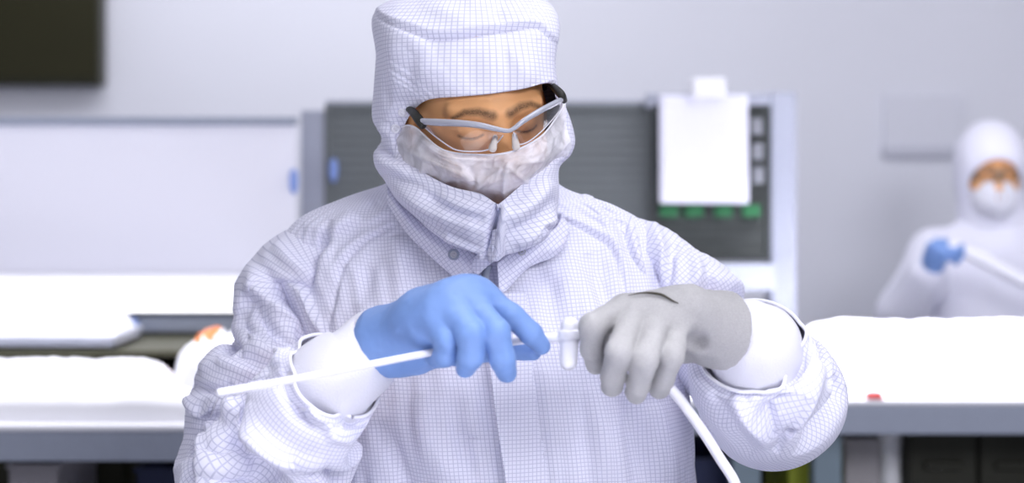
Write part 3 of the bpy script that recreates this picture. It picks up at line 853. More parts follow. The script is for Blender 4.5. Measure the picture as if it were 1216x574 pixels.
# ------------------------------------------------------------------ sleeves
def sleeve(st, nU, nV, strokes, bk, seed=0.0):
    st = np.asarray(st, float)
    path = PA(cr(st[:, :3], nU)); rad = cr(st[:, 3:5], nU)
    # even spacing along the arm
    L = np.concatenate([[0], np.cumsum(np.linalg.norm(np.diff(path, axis=0), axis=1))])
    tt = np.linspace(0, L[-1], nU)
    path = np.stack([np.interp(tt, L, path[:, i]) for i in range(3)], -1); rad = np.stack([np.interp(tt, L, rad[:, i]) for i in range(2)], -1)
    k = 9; ker = np.ones(k) / k
    pp = np.pad(path, ((k // 2, k // 2), (0, 0)), 'edge'); path = np.stack([np.convolve(pp[:, i], ker, 'valid') for i in range(3)], -1)
    g = tubegrid(path, rad, nV)
    n1_, n2_ = 66, 58
    gc = tubegrid(np.stack([np.interp(np.linspace(0, nU - 1, n1_), np.arange(nU), path[:, i]) for i in range(3)], -1), np.stack([np.interp(np.linspace(0, nU - 1, n1_), np.arange(nU), rad[:, i]) for i in range(2)], -1), n2_)
    gc = buckle(gc, *bk, iters=300, seed=seed, nl=11.0, amp=0.008, bend=0.5)
    g = upsample(gc, nU, nV)
    N = gnormals(g, True)
    out = np.sign(((g - path[:, None]) * N).sum(-1).mean())
    a = np.arange(nV) * 2 * math.pi / nV
    s = tt[:, None]
    uv = np.stack([np.tile((a * rad.mean())[None], (nU, 1)), np.tile(s, (1, nV))], -1)
    g = relief(g, [(a_, b_, c_, d_ * 2.3) for a_, b_, c_, d_ in strokes], True, out < 0)
    return g, uv, out < 0, path

LS = [(450, 335, 0.05, .045, .045), (405, 326, 0.05, .058, .058), (370, 336, 0.045, .064, .064), (345, 364, 0.035, .065, .065), (330, 402, 0.02, .061, .061), (308, 452, 0.00, .063, .063), (291, 508, -0.02, .066, .066), (287, 558, -0.05, .070, .070), (300, 588, -0.10, .073, .073),
      (326, 560, -0.16, .074, .074), (352, 515, -0.205, .068, .068), (378, 475, -0.240, .060, .060), (400, 447, -0.262, .051, .051)]
LST = [
    ('s', [(248, 640), (247, 540), (252, 500), (264, 466)], 26, 9.0),
    ('r', [(270, 470), (300, 512), (340, 545), (385, 557)], 9, 7.0), ('r', [(258, 490), (290, 535), (330, 570)], 9, -5.0),
    ('r', [(268, 462), (310, 452), (352, 442)], 8, -5.0),
    ('r', [(330, 440), (350, 480), (390, 520)], 8, -4.0), ('r', [(350, 430), (368, 478), (410, 508)], 7, 4.0),
    ('r', [(395, 470), (410, 500), (436, 505)], 6, -4.0), ('r', [(370, 480), (390, 512), (420, 525)], 7, 4.5),
    ('r', [(300, 298), (316, 330), (352, 360), (380, 392)], 9, -7.0), ('r', [(300, 330), (335, 372), (372, 398)], 10, 5.0), ('r', [(292, 345), (320, 392), (362, 420)], 8, -5.0),
    ('r', [(272, 370), (300, 405), (345, 425)], 12, 5.0), ('r', [(262, 395), (290, 425), (330, 440)], 8, -4.0),
    ('r', [(236, 440), (262, 432), (300, 440)], 8, 4.0), ('r', [(225, 458), (255, 462), (275, 455)], 5, -6.0), ('r', [(218, 470), (240, 488), (262, 470)], 6, 5.0),
    ('r', [(325, 290), (350, 315), (375, 330)], 8, 5.0), ('r', [(310, 300), (300, 340), (280, 370)], 10, 4.0),
    ('r', [(222, 510), (235, 540), (240, 580)], 8, -4.0),
]
RS = [(680, 330, 0.05, .045, .045), (722, 320, 0.05, .058, .058), (760, 332, 0.045, .063, .063), (800, 358, 0.035, .063, .063), (845, 396, 0.02, .064, .064), (885, 434, -0.01, .065, .065), (910, 460, -0.05, .069, .069), (918, 474, -0.10, .073, .073),
      (911, 464, -0.155, .072, .072), (899, 440, -.205, .067, .067), (890, 410, -.243, .058, .058)]
RST = [
    ('r', [(759, 254), (768, 300), (783, 345)], 6, -6.0), ('r', [(742, 250), (756, 300), (764, 345)], 7, 5.0), ('r', [(775, 262), (785, 300), (790, 345)], 6, 4.0),
    ('r', [(800, 290), (795, 320), (788, 350)], 5, -4.0), ('r', [(820, 298), (828, 325), (818, 350)], 7, 4.0), ('r', [(838, 315), (846, 335), (840, 356)], 4, -3.0),
    ('r', [(868, 345), (905, 380), (935, 400), (955, 430)], 8, -4.0), ('r', [(890, 348), (930, 372), (965, 410), (985, 450)], 9, 5.0), ('r', [(925, 362), (960, 400), (992, 462)], 7, -4.0),
    ('r', [(960, 405), (940, 460), (915, 490), (895, 500)], 9, -6.0), ('r', [(975, 430), (955, 480), (930, 520)], 10, 5.0), ('r', [(930, 420), (918, 460), (890, 480)], 7, 4.5),
    ('s', [(958, 472), (945, 500), (925, 540)], 20, -5.0), ('r', [(870, 470), (890, 500), (920, 530)], 9, 5.0), ('r', [(845, 465), (865, 505), (895, 540)], 8, -4.0), ('r', [(900, 470), (915, 495), (920, 520)], 7, -4.0),
]
gL, uvL, fL, pathL = sleeve(LS, 300, 260, LST, (1.20, 1.06, -0.024, 0.006), 3.3)
SLL = mk('sleeve', gL, gfaces(300, 260, True, flip=fL), M['cloth'], TOR, uvL)
gR, uvR, fR, pathR = sleeve(RS, 300, 260, RST, (1.20, 1.06, -0.024, 0.007), 8.1)
SLR = mk('sleeve', gR, gfaces(300, 260, True, flip=fR), M['cloth'], TOR, uvR)

# hem of each sleeve and the knitted liner cuff that comes out of it
def ring_hem(g, name, parent, rad=0.0020, off=1):
    c = g[-off]
    o = tube(name, c[::10], rad, M['plainwhite'], parent, n=140, nv=10, caps=False, closed=True)
    return o
ring_hem(gL, 'hem', SLL); ring_hem(gR, 'hem', SLR)
def liner(pts, rad, parent, seed):
    pts = np.asarray(pts, float); n = 90
    path = cr(pts, n); r_ = cr(np.asarray(rad, float), n)
    g = tubegrid(path, r_, 120)
    N = gnormals(g, True); cen = path[:, None]
    out = np.sign(((g - cen) * N).sum(-1).mean())
    s = np.linspace(0, 1, n)[:, None]; a = np.arange(120)[None] * 2 * math.pi / 120
    g = g + out * N * (0.0016 * ridged(s * 5 + 0.5 * np.cos(a) + seed, 0.8 * np.cos(a), 0.8 * np.sin(a)) + 0.0012 * vnoise(s * 9, 2 * np.cos(a), 2 * np.sin(a) + seed))[..., None]
    return mk('liner_cuff', g, gfaces(n, 120, True, flip=out < 0), M['liner'], parent)
def axis2(a, b):
    a = P(*a); d = P(*b) - a; return a, d / np.linalg.norm(d)
wc, wd = axis2((451, 406, -.262), (484, 398, -.292))          # mouth of the blue glove and the way it points
wc2, wd2 = axis2((862, 395, -.262), (833, 391, -.282))        # mouth of the grey glove
liner([pathL[-34], pathL[-14], pathL[-1], (pathL[-1] + wc) / 2 + (0, 0, -0.002), wc - 0.010 * wd, wc + 0.002 * wd, wc + 0.018 * wd],
      [(.051, .051), (.0500, .0500), (.0465, .0465), (.0405, .0405), (.0345, .0345), (.0318, .0318), (.026, .026)], SLL, 1.0)
liner([pathR[-34], pathR[-14], pathR[-1], wc2 - 0.006 * wd2, wc2 + 0.003 * wd2, wc2 + 0.018 * wd2],
      [(.057, .057), (.0545, .0545), (.0505, .0505), (.0365, .0365), (.0315, .0315), (.025, .025)], SLR, 5.0)

# ------------------------------------------------------------------ hood
HK = np.array([  # opening edge px,py,y | outline px,py,y
    (580, 112, -.15, 556, -20, -.02), (620, 106, -.15, 612, -14, -.02), (643, 100, -.135, 648, 2, -.02), (655, 101, -.115, 662, 28, -.02),
    (660, 116, -.10, 659, 72, -.03), (667, 135, -.092, 664, 108, -.035), (670, 158, -.09, 681, 160, -.05), (668, 177, -.095, 678, 182, -.05),
    (651, 195, -.125, 663, 200, -.045), (628, 212, -.15, 662, 236, -.06), (594, 241, -.172, 650, 282, -.125), (588, 241, -.172, 597, 304, -.152), (570, 230, -.167, 563, 299, -.152),
    (537, 222, -.152, 518, 279, -.128), (505, 206, -.127, 469, 232, -.058), (480, 188, -.09, 443, 189, -.02), (472, 172, -.08, 453, 164, -.02),
    (478, 155, -.08, 443, 142, -.02), (489, 134, -.10, 444, 108, -.02), (508, 119, -.125, 447, 66, -.02), (545, 115, -.142, 450, 8, -.02)])
NTt = 420
K = cr(HK, NTt, True)
E = K[:, :3]; S = K[:, 3:]
# keep the hem in front of the face
E[:, 2] = np.minimum(E[:, 2], dlook(HDM, E[:, :2]) - 0.004)
B = np.array((556, 90, 0.125))
ringsA = []
cen = np.array((570, 160))
for q in np.linspace(1, 0, 6):      # turned-in hem
    R_ = E.copy(); off = E[:, :2] - cen; R_[:, :2] = E[:, :2] + off / np.linalg.norm(off, axis=1, keepdims=True) * 7 * q ** 0.7; R_[:, 2] = E[:, 2] + 0.006 * q
    ringsA.append(R_)
low = np.clip((S[:, 1] - 215) / 60, 0, 1)[:, None]        # lower drape
for q in np.linspace(0, math.pi / 2, 110)[1:]:
    p1 = np.sin(q) ** 1.0; 
    qq = 0.62
    R_ = np.empty_like(E)
    R_[:, :2] = E[:, :2] + (S[:, :2] - E[:, :2]) * p1
    R_[:, 2] = S[:, 2] + (E[:, 2] - S[:, 2]) * np.cos(q) ** qq
    ringsA.append(R_)
for q in np.linspace(0, math.pi / 2, 50)[1:]:
    R_ = np.empty_like(E)
    k = (1 - np.cos(q)) * 0.985
    R_[:, :2] = S[:, :2] + (B[:2] - S[:, :2]) * k
    R_[:, 2] = S[:, 2] + (B[2] - S[:, 2]) * np.sin(q)
    ringsA.append(R_)
HG = PA(np.array(ringsA))
nH = len(ringsA)
NHn = gnormals(HG, True)
FLH = NHn[30, 0, 1] > 0
sg_ = -1 if FLH else 1
# soft irregular cloth
hz = 0.0022 * vnoise(HG[..., 0] * 16, HG[..., 2] * 16, HG[..., 1] * 12) + 0.0012 * ridged(HG[..., 0] * 34 + 9, HG[..., 2] * 20, HG[..., 1] * 20)
env = np.concatenate([np.zeros(6), np.linspace(0, 1, 20), np.ones(nH - 26)])[:, None]
HG = HG + sg_ * NHn * (hz * env)[..., None]
HST = [
    # crown seam: top panel overhangs the brow panel
    ('s', [(440, 6), (458, 22), (490, 34), (522, 42), (580, 35), (634, 29), (648, 38), (664, 52)][::-1], 16, 4.0),
    ('r', [(440, 12), (462, 28), (492, 40), (522, 46), (580, 39), (634, 32), (650, 42), (664, 56)], 2.0, -2.6),
    ('r', [(455, 25), (490, 46), (515, 62)], 10, 2.0), ('r', [(500, 5), (540, 20), (560, 34)], 10, 2.0), ('r', [(600, 0), (590, 18), (600, 30)], 8, -1.6), ('r', [(640, 5), (632, 24)], 6, -2.0),
    ('r', [(470, 40), (466, 80), (480, 118)], 12, 2.4), ('r', [(490, 60), (486, 95), (500, 112)], 8, -1.8), ('r', [(452, 60), (456, 100), (462, 128)], 8, -2.0),
    ('r', [(640, 45), (648, 70), (650, 95)], 8, -2.0), ('r', [(556, 60), (560, 90), (562, 108)], 12, -1.2), ('r', [(600, 50), (620, 80), (630, 100)], 10, 1.4),
    # side panel folds under the ear
    ('r', [(444, 168), (456, 178), (472, 186)], 5, -4.0), ('r', [(446, 185), (462, 196), (485, 206)], 7, 3.5), ('r', [(448, 150), (462, 158), (470, 168)], 6, 2.5), ('r', [(452, 205), (475, 214), (505, 222)], 6, -2.5),
    # drape below the chin: the overlap of the two flaps
    ('r', [(592, 243), (588, 262), (583, 285), (577, 312)], 4.0, -9.0), ('r', [(600, 243), (597, 265), (592, 290), (586, 312)], 7, 5.0),
    ('r', [(470, 225), (510, 250), (555, 268), (582, 280)], 9, 3.5), ('r', [(465, 236), (505, 266), (550, 288), (575, 298)], 6, -3.0), ('r', [(520, 230), (550, 245), (580, 252)], 8, 3.0), ('r', [(500, 226), (535, 250), (575, 262)], 5, -2.5),
    ('r', [(636, 286), (648, 270), (660, 282)], 2.5, -4.0), ('r', [(655, 215), (635, 240), (605, 262)], 8, 3.5), ('r', [(660, 235), (640, 258), (600, 280)], 6, -3.5), ('r', [(662, 255), (640, 275), (612, 292)], 6, 4.0), ('r', [(650, 205), (625, 225), (600, 250)], 5, -2.0),
    ('r', [(664, 140), (672, 160), (670, 178)], 3, 2.0),
]
HG = relief(HG, [(a, b, c, d * 2.0) for a, b, c, d in HST], True, FLH)
uH = 0.108 * np.arctan2(HG[..., 0] + 0.05, -(HG[..., 1] - 0.02)); vH = HG[..., 2].copy()
pH = proj(HG.reshape(-1, 3)).reshape(HG.shape[:2] + (2,))
wl = np.clip((pH[..., 1] - 196) / 40, 0, 1) * np.clip((600 - pH[..., 0]) / 16, 0, 1) * 0.62 - np.clip((pH[..., 1] - 200) / 40, 0, 1) * np.clip((pH[..., 0] - 584) / 16, 0, 1) * 0.35
u0 = uH + 0.02; v0 = vH - 1.46
UVh = np.stack([u0 * np.cos(wl) - v0 * np.sin(wl), u0 * np.sin(wl) + v0 * np.cos(wl)], -1)
HOOD = mk('hood', HG, gfaces(nH, NTt, True, flip=FLH), M['cloth'], W1, UVh)
HNv = (gnormals(HG, True) * sg_).reshape(-1, 3); HVv = HG.reshape(-1, 3)
ODM = depthmap(HVv, 2.0, 2)

def disc(name, c, n, r, parent, mat_, ringmat=None, h=0.0022):
    """a snap: low dome with a rim"""
    n = np.asarray(n, float); n /= np.linalg.norm(n)
    a = np.cross(n, (0, 0, 1)); a /= np.linalg.norm(a); b = np.cross(n, a)
    prof = [(1.0, -0.3), (1.0, 0.55), (0.86, 1.0), (0.66, 0.85), (0.56, 0.45), (0.42, 0.45), (0.34, 0.9), (0.02, 1.0)]
    k = 24; t = np.arange(k) * 2 * math.pi / k
    g = np.array([[c + r * pr * (math.cos(x) * a + math.sin(x) * b) + n * h * hh for x in t] for pr, hh in prof])
    return mk(name, g, gfaces(len(prof), k, True), mat_, parent)
for (px_, py_) in ((477, 134), (469, 152)):
    c, n = surfpt(HVv, HNv, px_, py_)
    disc('snap', c, n, 0.0055, HOOD, M['plainwhite'])

# twisted tail of the flap under the chin
tail = net([[(578, 276, -.10), (590, 272, -.10), (604, 276, -.10)], [(570, 297, -.10), (582, 295, -.10), (599, 298, -.10)], [(561, 312, -.10), (572, 311, -.10), (586, 310, -.10)], [(561, 322, -.10), (567, 326, -.10), (574, 321, -.10)]], 40, 36)
TL = PA(tail); gp_ = np.linspace(-0.012, 0.004, 40)[:, None] + 0.002 * np.abs(np.sin(np.linspace(0, 9, 36)))[None]
TL = clear(TL, ODM, gp_.reshape(-1))
thick(mk('flap_tail', TL, gfaces(40, 36, flip=True), M['cloth'], HOOD, np.stack([TL[..., 0], TL[..., 2]], -1)), 0.0015)

# ------------------------------------------------------------------ standing collar of the coverall, open at the throat
def collar(rows, n0, n1, name='collar', gap=0.004):
    g = PA(net(rows, n0, n1)); g = clear(g, TDM, gap)
    g = g + 0.0012 * vnoise(g[..., 0] * 40, g[..., 2] * 40)[..., None] * np.array((0, 1, 0))
    o = mk(name, g, gfaces(n0, n1, flip=True), M['cloth'], TOR, np.stack([g[..., 0] * .8 + g[..., 2] * .6, g[..., 2] * .8 - g[..., 0] * .6], -1))
    thick(o, 0.002); return o, g
c1, g1 = collar([[(461, 216, -.03), (482, 246, -.05), (512, 274, -.07), (545, 292, -.085), (566, 304, -.09)],
                 [(459, 228, -.045), (480, 258, -.065), (508, 286, -.08), (540, 308, -.092), (562, 320, -.094)],
                 [(460, 242, -.045), (482, 276, -.06), (508, 302, -.07), (540, 330, -.078), (568, 350, -.08)]], 30, 90)
c2, g2 = collar([[(668, 250, -.02), (660, 270, -.05), (636, 286, -.075), (606, 302, -.085), (590, 312, -.088)],
                 [(674, 270, -.04), (664, 290, -.065), (636, 300, -.085), (612, 318, -.09), (592, 336, -.088)],
                 [(672, 286, -.045), (660, 303, -.06), (628, 316, -.075), (606, 338, -.08), (592, 356, -.085)]], 30, 90)
def onmesh(g, px_, py_):
    V = g.reshape(-1, 3); return surfpt(V, np.tile((0, -1.0, 0), (len(V), 1)), px_, py_)[0]
disc('snap', onmesh(g1, 537, 302) + (0, -0.001, 0), (0.1, -1, 0.15), 0.0066, c1, M['apron'], h=0.002)
disc('snap_socket', onmesh(g1, 537, 302) + (0, -0.0025, 0), (0.1, -1, 0.15), 0.0040, c1, M['metal'], h=0.002)
disc('snap_socket', onmesh(g2, 620, 299) + (0, -0.001, 0), (-0.1, -1, 0.6), 0.0048, c2, M['metal'], h=0.002)
# placket: the fly that laps over the zip, loose along its edge
le = cr([(572, 348), (577, 400), (584, 460), (592, 520), (600, 574), (607, 640), (612, 720)], 160)
q = np.linspace(0, 1, 30)
pk = np.stack([le[:, None, 0] + 52 * q[None], np.tile(le[:, None, 1], (1, 30)), np.zeros((160, 30))], -1)
dd = dlook(TDM, pk[..., :2])
for _ in range(3):
    dd = (np.pad(dd, ((1, 1), (0, 0)), 'edge')[:-2] + dd + np.pad(dd, ((1, 1), (0, 0)), 'edge')[2:]) / 3
    dd = (np.pad(dd, ((0, 0), (1, 1)), 'edge')[:, :-2] + dd + np.pad(dd, ((0, 0), (1, 1)), 'edge')[:, 2:]) / 3
pk[..., 2] = dd - (0.0085 - 0.0125 * q[None] ** 0.7) - 0.002 * np.sin(le[:, 1:2] / 14.0) * (1 - q[None])
PK = PA(pk)
pko = thick(mk('placket', PK, gfaces(160, 30), M['cloth'], TOR, np.stack([PK[..., 0], PK[..., 2]], -1)), 0.0015)
# zipper
zp = clear(PA(cr([(580, 316, -.08), (576, 330, -.085), (574, 345, -.09)], 20)), TDM, 0.004)
zw = np.array((0.0045, 0, 0))
g = np.stack([zp - zw, zp + np.array((0, -0.002, 0)), zp + zw], 1)
zip_ = mk('zipper', g, gfaces(20, 3, flip=True), M['apron'], TOR); thick(zip_, 0.001)
c = zp[14] + np.array((0, -0.006, 0))
tube('zipper_pull', [c + (0.002, 0, 0.006), c + (-0.003, -0.001, 0.002), c + (-0.003, -0.002, -0.008), c + (0.003, -0.002, -0.008), c + (0.003, -0.001, 0.002)], 0.0016, M['metal'], zip_, n=50, nv=8, caps=False, closed=True)

# ------------------------------------------------------------------ face veil
vm = bpy.data.materials.new('veil_gauze'); vm.use_nodes = True
nt = vm.node_tree; b = nt.nodes['Principled BSDF']; out = nt.nodes['Material Output']
b.inputs['Base Color'].default_value = srgb(240, 238, 246); b.inputs['Roughness'].default_value = 0.8; b.inputs['Specular IOR Level'].default_value = 0.1
tp = nt.nodes.new('ShaderNodeBsdfTransparent'); mxs = nt.nodes.new('ShaderNodeMixShader')
tc = nt.nodes.new('ShaderNodeTexCoord'); n = nt.nodes.new('ShaderNodeTexNoise'); n.inputs['Scale'].default_value = 45; n.inputs['Detail'].default_value = 4; n.inputs['Distortion'].default_value = 1.2
nt.links.new(tc.outputs['Object'], n.inputs['Vector'])
mr = nt.nodes.new('ShaderNodeMapRange'); mr.inputs[1].default_value = 0.3; mr.inputs[2].default_value = 0.7; mr.inputs[3].default_value = 0.52; mr.inputs[4].default_value = 0.86
nt.links.new(n.outputs['Fac'], mr.inputs[0]); nt.links.new(mr.outputs[0], mxs.inputs[0]); nt.links.new(tp.outputs[0], mxs.inputs[1]); nt.links.new(b.outputs[0], mxs.inputs[2]); nt.links.new(mxs.outputs[0], out.inputs[0])
M['veil'] = vm
VR = [[(466, 156, -.065), (490, 150, -.10), (526, 178, -.145), (573, 184, -.165), (608, 180, -.175), (640, 164, -.16), (657, 145, -.13), (672, 120, -.10)],
      [(472, 186, -.085), (505, 184, -.125), (540, 199, -.16), (575, 203, -.17), (604, 200, -.18), (640, 185, -.165), (662, 165, -.13), (674, 150, -.10)],
      [(480, 202, -.085), (512, 206, -.13), (545, 214, -.155), (578, 221, -.165), (605, 220, -.170), (636, 205, -.155), (658, 188, -.125), (672, 176, -.095)],
      [(500, 224, -.07), (520, 236, -.09), (545, 244, -.11), (580, 252, -.125), (605, 254, -.125), (632, 230, -.115), (652, 205, -.09), (662, 195, -.07)]]
VGp = net(VR, 110, 190)
VG = PA(VGp)
VG[:90] = clear(VG[:90], HDM, 0.004)
VN = gnormals(VG)
u = np.linspace(0, 1, 190)[None]; v = np.linspace(0, 1, 110)[:, None]
pl = 0.0022 * ridged(u * 9 + 0.8 * v, v * 3 + u * 2) + 0.0012 * ridged(u * 21 + 2 * v, v * 6) + 0.003 * vnoise(u * 5, v * 3, 4.0)
env = np.clip(v / 0.08, 0, 1) * np.clip((1 - v) / 0.1, 0, 1)
sv = 1 if VN[50, 95, 1] < 0 else -1
VG = VG + sv * VN * (pl * env)[..., None]
VST = [('r', [(600, 196), (622, 214), (640, 228)], 2.5, 2.5), ('r', [(604, 192), (598, 220), (600, 245)], 2.5, 3.0), ('r', [(596, 200), (570, 222), (560, 232)], 2.5, 2.5), ('r', [(610, 196), (650, 190)], 2.5, 2.0),
       ('r', [(480, 178), (530, 200), (562, 214)], 3, 2.5), ('r', [(556, 196), (563, 215), (560, 232)], 3, -3.0), ('r', [(497, 165), (530, 187), (575, 191), (608, 187)], 2, 1.8)]
VG = relief(VG, VST, False, sv < 0)
veil = mk('face_veil', VG, gfaces(110, 190, flip=sv < 0), M['veil'], W1)
tube('veil_hem', VG[0, ::6], 0.0011, M['plainwhite'], veil, n=150, nv=8)
FDM = depthmap(np.concatenate([VG.reshape(-1, 3), HV]), 2.0, 2)

# ------------------------------------------------------------------ safety glasses
GL = empty('safety_glasses', P(606, 150, -0.17), 'clear safety glasses with silver brow bar worn over the face veil', 'glasses')
def gl_y(px_, base):   # wrap of the front
    u = (px_ - 604) / (np.where(px_ > 604, 70.0, 108.0))
    return base + np.abs(u) ** 2.2 * np.where(px_ > 604, 0.075, 0.058)
BASE = -0.188
def gp(pts): 
    a = np.asarray(pts, float); return PA(np.stack([a[:, 0], a[:, 1], gl_y(a[:, 0], BASE)], -1))
kk = []
bar = [(499, 144), (522, 145.5), (546, 146.5), (570, 149), (588, 153), (603, 155.5), (611, 152), (622, 143.5), (640, 132.5), (656, 124), (670, 116.5)]
nb = 130
path = cr(gp(bar), nb)
rr = np.interp(np.linspace(0, 1, nb), [0, 0.08, 0.3, 0.52, 0.6, 0.8, 0.94, 1], [.0042, .0050, .0042, .0028, .0030, .0040, .0040, .0030])
path2 = np.concatenate([path[:1] - (path[1] - path[0]) * 1e-2, path, path[-1:] + (path[-1] - path[-2]) * 1e-2]); r2 = np.concatenate([[1e-4], rr, [1e-4]])
kk.append(mk('brow_bar', tubegrid(path2, np.stack([r2, r2 * 0.8], -1), 14), gfaces(nb + 2, 14, True), M['frame']))
lm = bpy.data.materials.new('clear_lens'); lm.use_nodes = True
nt = lm.node_tree; out = nt.nodes['Material Output']; nt.nodes.remove(nt.nodes['Principled BSDF'])
tp = nt.nodes.new('ShaderNodeBsdfTransparent'); tp.inputs[0].default_value = (0.97, 0.95, 0.95, 1)
gs = nt.nodes.new('ShaderNodeBsdfGlossy'); gs.inputs['Roughness'].default_value = 0.03
fr = nt.nodes.new('ShaderNodeFresnel'); fr.inputs[0].default_value = 1.6
mxs = nt.nodes.new('ShaderNodeMixShader'); ml = nt.nodes.new('ShaderNodeMath'); ml.operation = 'MULTIPLY'; ml.inputs[1].default_value = 2.0
nt.links.new(fr.outputs[0], ml.inputs[0]); nt.links.new(ml.outputs[0], mxs.inputs[0]); nt.links.new(tp.outputs[0], mxs.inputs[1]); nt.links.new(gs.outputs[0], mxs.inputs[2]); nt.links.new(mxs.outputs[0], out.inputs[0])
M['lens'] = lm
def lens(up, lo):
    n = 50
    a = cr(np.asarray(up, float), n); b = cr(np.asarray(lo, float), n)
    q = np.linspace(0, 1, 24)[:, None, None]
    pp = a[None] * (1 - q) + b[None] * q
    yy = gl_y(pp[..., 0], BASE) + 0.010 * q[..., 0] ** 1.3
    g = PA(np.stack([pp[..., 0], pp[..., 1], yy], -1))
    return mk('lens', g, gfaces(24, n, flip=True), M['lens']), g
l1, lg1 = lens([(501, 147), (522, 148), (546, 149), (570, 152), (588, 156), (598, 160)], [(506, 153), (522, 166), (540, 177.5), (560, 180), (579, 178), (592, 168)])
l2, lg2 = lens([(610, 157), (622, 146), (640, 135), (656, 126), (668, 119)], [(615, 173), (628, 168), (642, 157), (656, 142), (667, 128)])
kk += [l1, l2]
for g_ in (lg1, lg2):
    rim = np.concatenate([g_[:, 0][::4], g_[-1][4::4], g_[:, -1][::-1][4::4]])
    kk.append(tube('lens_rim', rim, 0.0008, mat('clear_rim', srgb(214, 212, 222), 0.2, spec=0.6), n=120, nv=8))
pad = mat('nose_pad_silicone', srgb(214, 206, 200), 0.3, spec=0.6)
for (x, y, dx) in ((588, 170, -5), (611, 168, 3)):
    a = gp([(x, y - 7)])[0] + (0, 0.006, 0); b_ = gp([(x + dx * 0.6, y + 6)])[0] + (0, 0.010, 0)
    V, Q = surfnets(lambda X: cap(X, a, b_, 0.0030, 0.0045), np.minimum(a, b_) - 0.012, np.maximum(a, b_) + 0.012, 0.0012)
    kk.append(mk('nose_pad', V, Q, pad))
for pts, rad in (([(503, 150), (498, 143), (492, 135), (484, 128)], [.0045, .0055, .005, .004]), ([(670, 120), (666, 112), (658, 104), (648, 97)], [.0038, .0048, .0042, .0035])):
    side = 1 if pts[0][0] > 600 else -1
    p3 = gp(pts[:2]); q = PA([(pts[2][0], pts[2][1], p3[1][1] + 0.016), (pts[3][0], pts[3][1], p3[1][1] + 0.05)])
    kk.append(tube('temple', np.concatenate([p3, q, q[-1:] + (0, 0.06, -0.004)]), rad + [0.003], M['black'], n=50, nv=12))
adopt(GL, kk)
# ================================================================== gloved hands
def hand(fingers, palm, kf=0.006, kp=0.014, extra=None, cut=None, hollow=None, h=0.0014, wr=0.0):
    """fingers: chains of (px,py,y,r mm); palm: capsules; one continuous skin, fingers kept apart from each other"""
    pts = []
    def c3(q): return P(*q[:3])
    for ch in fingers + palm: pts += [c3(q) for q in ch]
    pts = np.array(pts); lo = pts.min(0) - 0.03; hi = pts.max(0) + 0.03
    def f(X):
        d = None
        for ch in palm:
            for a, b in zip(ch[:-1], ch[1:]):
                v = cap(X, c3(a), c3(b), a[3] * 1e-3, b[3] * 1e-3)
                d = v if d is None else smin(d, v, kp)
        fd = None
        for ch in fingers:
            e = None
            for a, b in zip(ch[:-1], ch[1:]):
                v = cap(X, c3(a), c3(b), a[3] * 1e-3, b[3] * 1e-3)
                e = v if e is None else smin(e, v, 0.004)
            fd = e if fd is None else np.minimum(fd, e)
        d = smin(d, fd, kf)
        if wr: d = d + wr * vnoise(X[..., 0] * 70, X[..., 1] * 70, X[..., 2] * 70) + wr * 0.6 * vnoise(X[..., 0] * 160, X[..., 1] * 160, X[..., 2] * 160)
        if extra is not None: d = extra(X, d)
        return d
    return surfnets(f, lo, hi, h)

BF = [  # blue hand
    [(574, 352, -.314, 13.0), (606, 374, -.330, 12.2), (630, 396, -.327, 11.0), (643, 411, -.316, 9.4)],     # index
    [(550, 348, -.330, 14.0), (589, 394, -.360, 13.8), (596, 426, -.356, 12.6), (602, 443, -.342, 10.2)],     # middle
    [(528, 354, -.336, 14.0), (559, 396, -.366, 13.8), (559, 424, -.362, 12.6), (553, 437, -.348, 10.0)],     # ring
    [(510, 368, -.332, 13.0), (530, 404, -.354, 12.6), (529, 422, -.346, 11.6), (519, 427, -.330, 9.6)],     # little
    [(505, 420, -.268, 15.0), (545, 420, -.262, 12.5), (592, 416, -.274, 11.0), (632, 417, -.292, 9.8)]]     # thumb
BP = [[(466, 402, -.275, 27), (500, 380, -.305, 23), (574, 352, -.308, 13)], [(466, 402, -.275, 27), (505, 374, -.312, 23), (550, 348, -.324, 14)], [(466, 402, -.275, 27), (505, 380, -.312, 22), (527, 356, -.328, 14)],
      [(466, 408, -.275, 27), (505, 390, -.308, 19), (510, 368, -.326, 13)], [(470, 412, -.275, 24), (495, 418, -.285, 20), (505, 420, -.270, 15)], [(454, 405, -.266, 35), (478, 400, -.279, 28)],
      [(474, 420, -.285, 20), (512, 412, -.318, 13)],
      [(505, 380, -.314, 20), (519, 366, -.340, 13), (532, 382, -.346, 12)], [(508, 374, -.314, 20), (540, 352, -.336, 14), (558, 368, -.343, 12)], [(515, 370, -.312, 20), (562, 348, -.322, 13), (576, 354, -.326, 12)],
      [(495, 385, -.312, 20), (520, 385, -.345, 12)]]
def bex(X, d):
    s = (X - wc) @ wd
    d = np.maximum(d, -s)
    # open, slightly flared cuff
    rim = np.linalg.norm(X - wc - s[..., None] * wd, axis=-1)
    hol = np.maximum(rim - 0.0335, s - 0.010)
    return smax(d, -hol, 0.002)
Vb, Qb = hand(BF, BP, kf=0.009, extra=bex, wr=0.0006)
GB = mk('nitrile_glove', Vb, Qb, M['nitrile'], W1)
# rolled bead at the cuff
a1 = np.cross(wd, (0, 1, 0)); a1 /= np.linalg.norm(a1); a2 = np.cross(wd, a1)
def ringpts(c, a, b, ra, rb, n=40): 
    t = np.arange(n) * 2 * math.pi / n
    return c + ra * np.cos(t)[:, None] * a + rb * np.sin(t)[:, None] * b

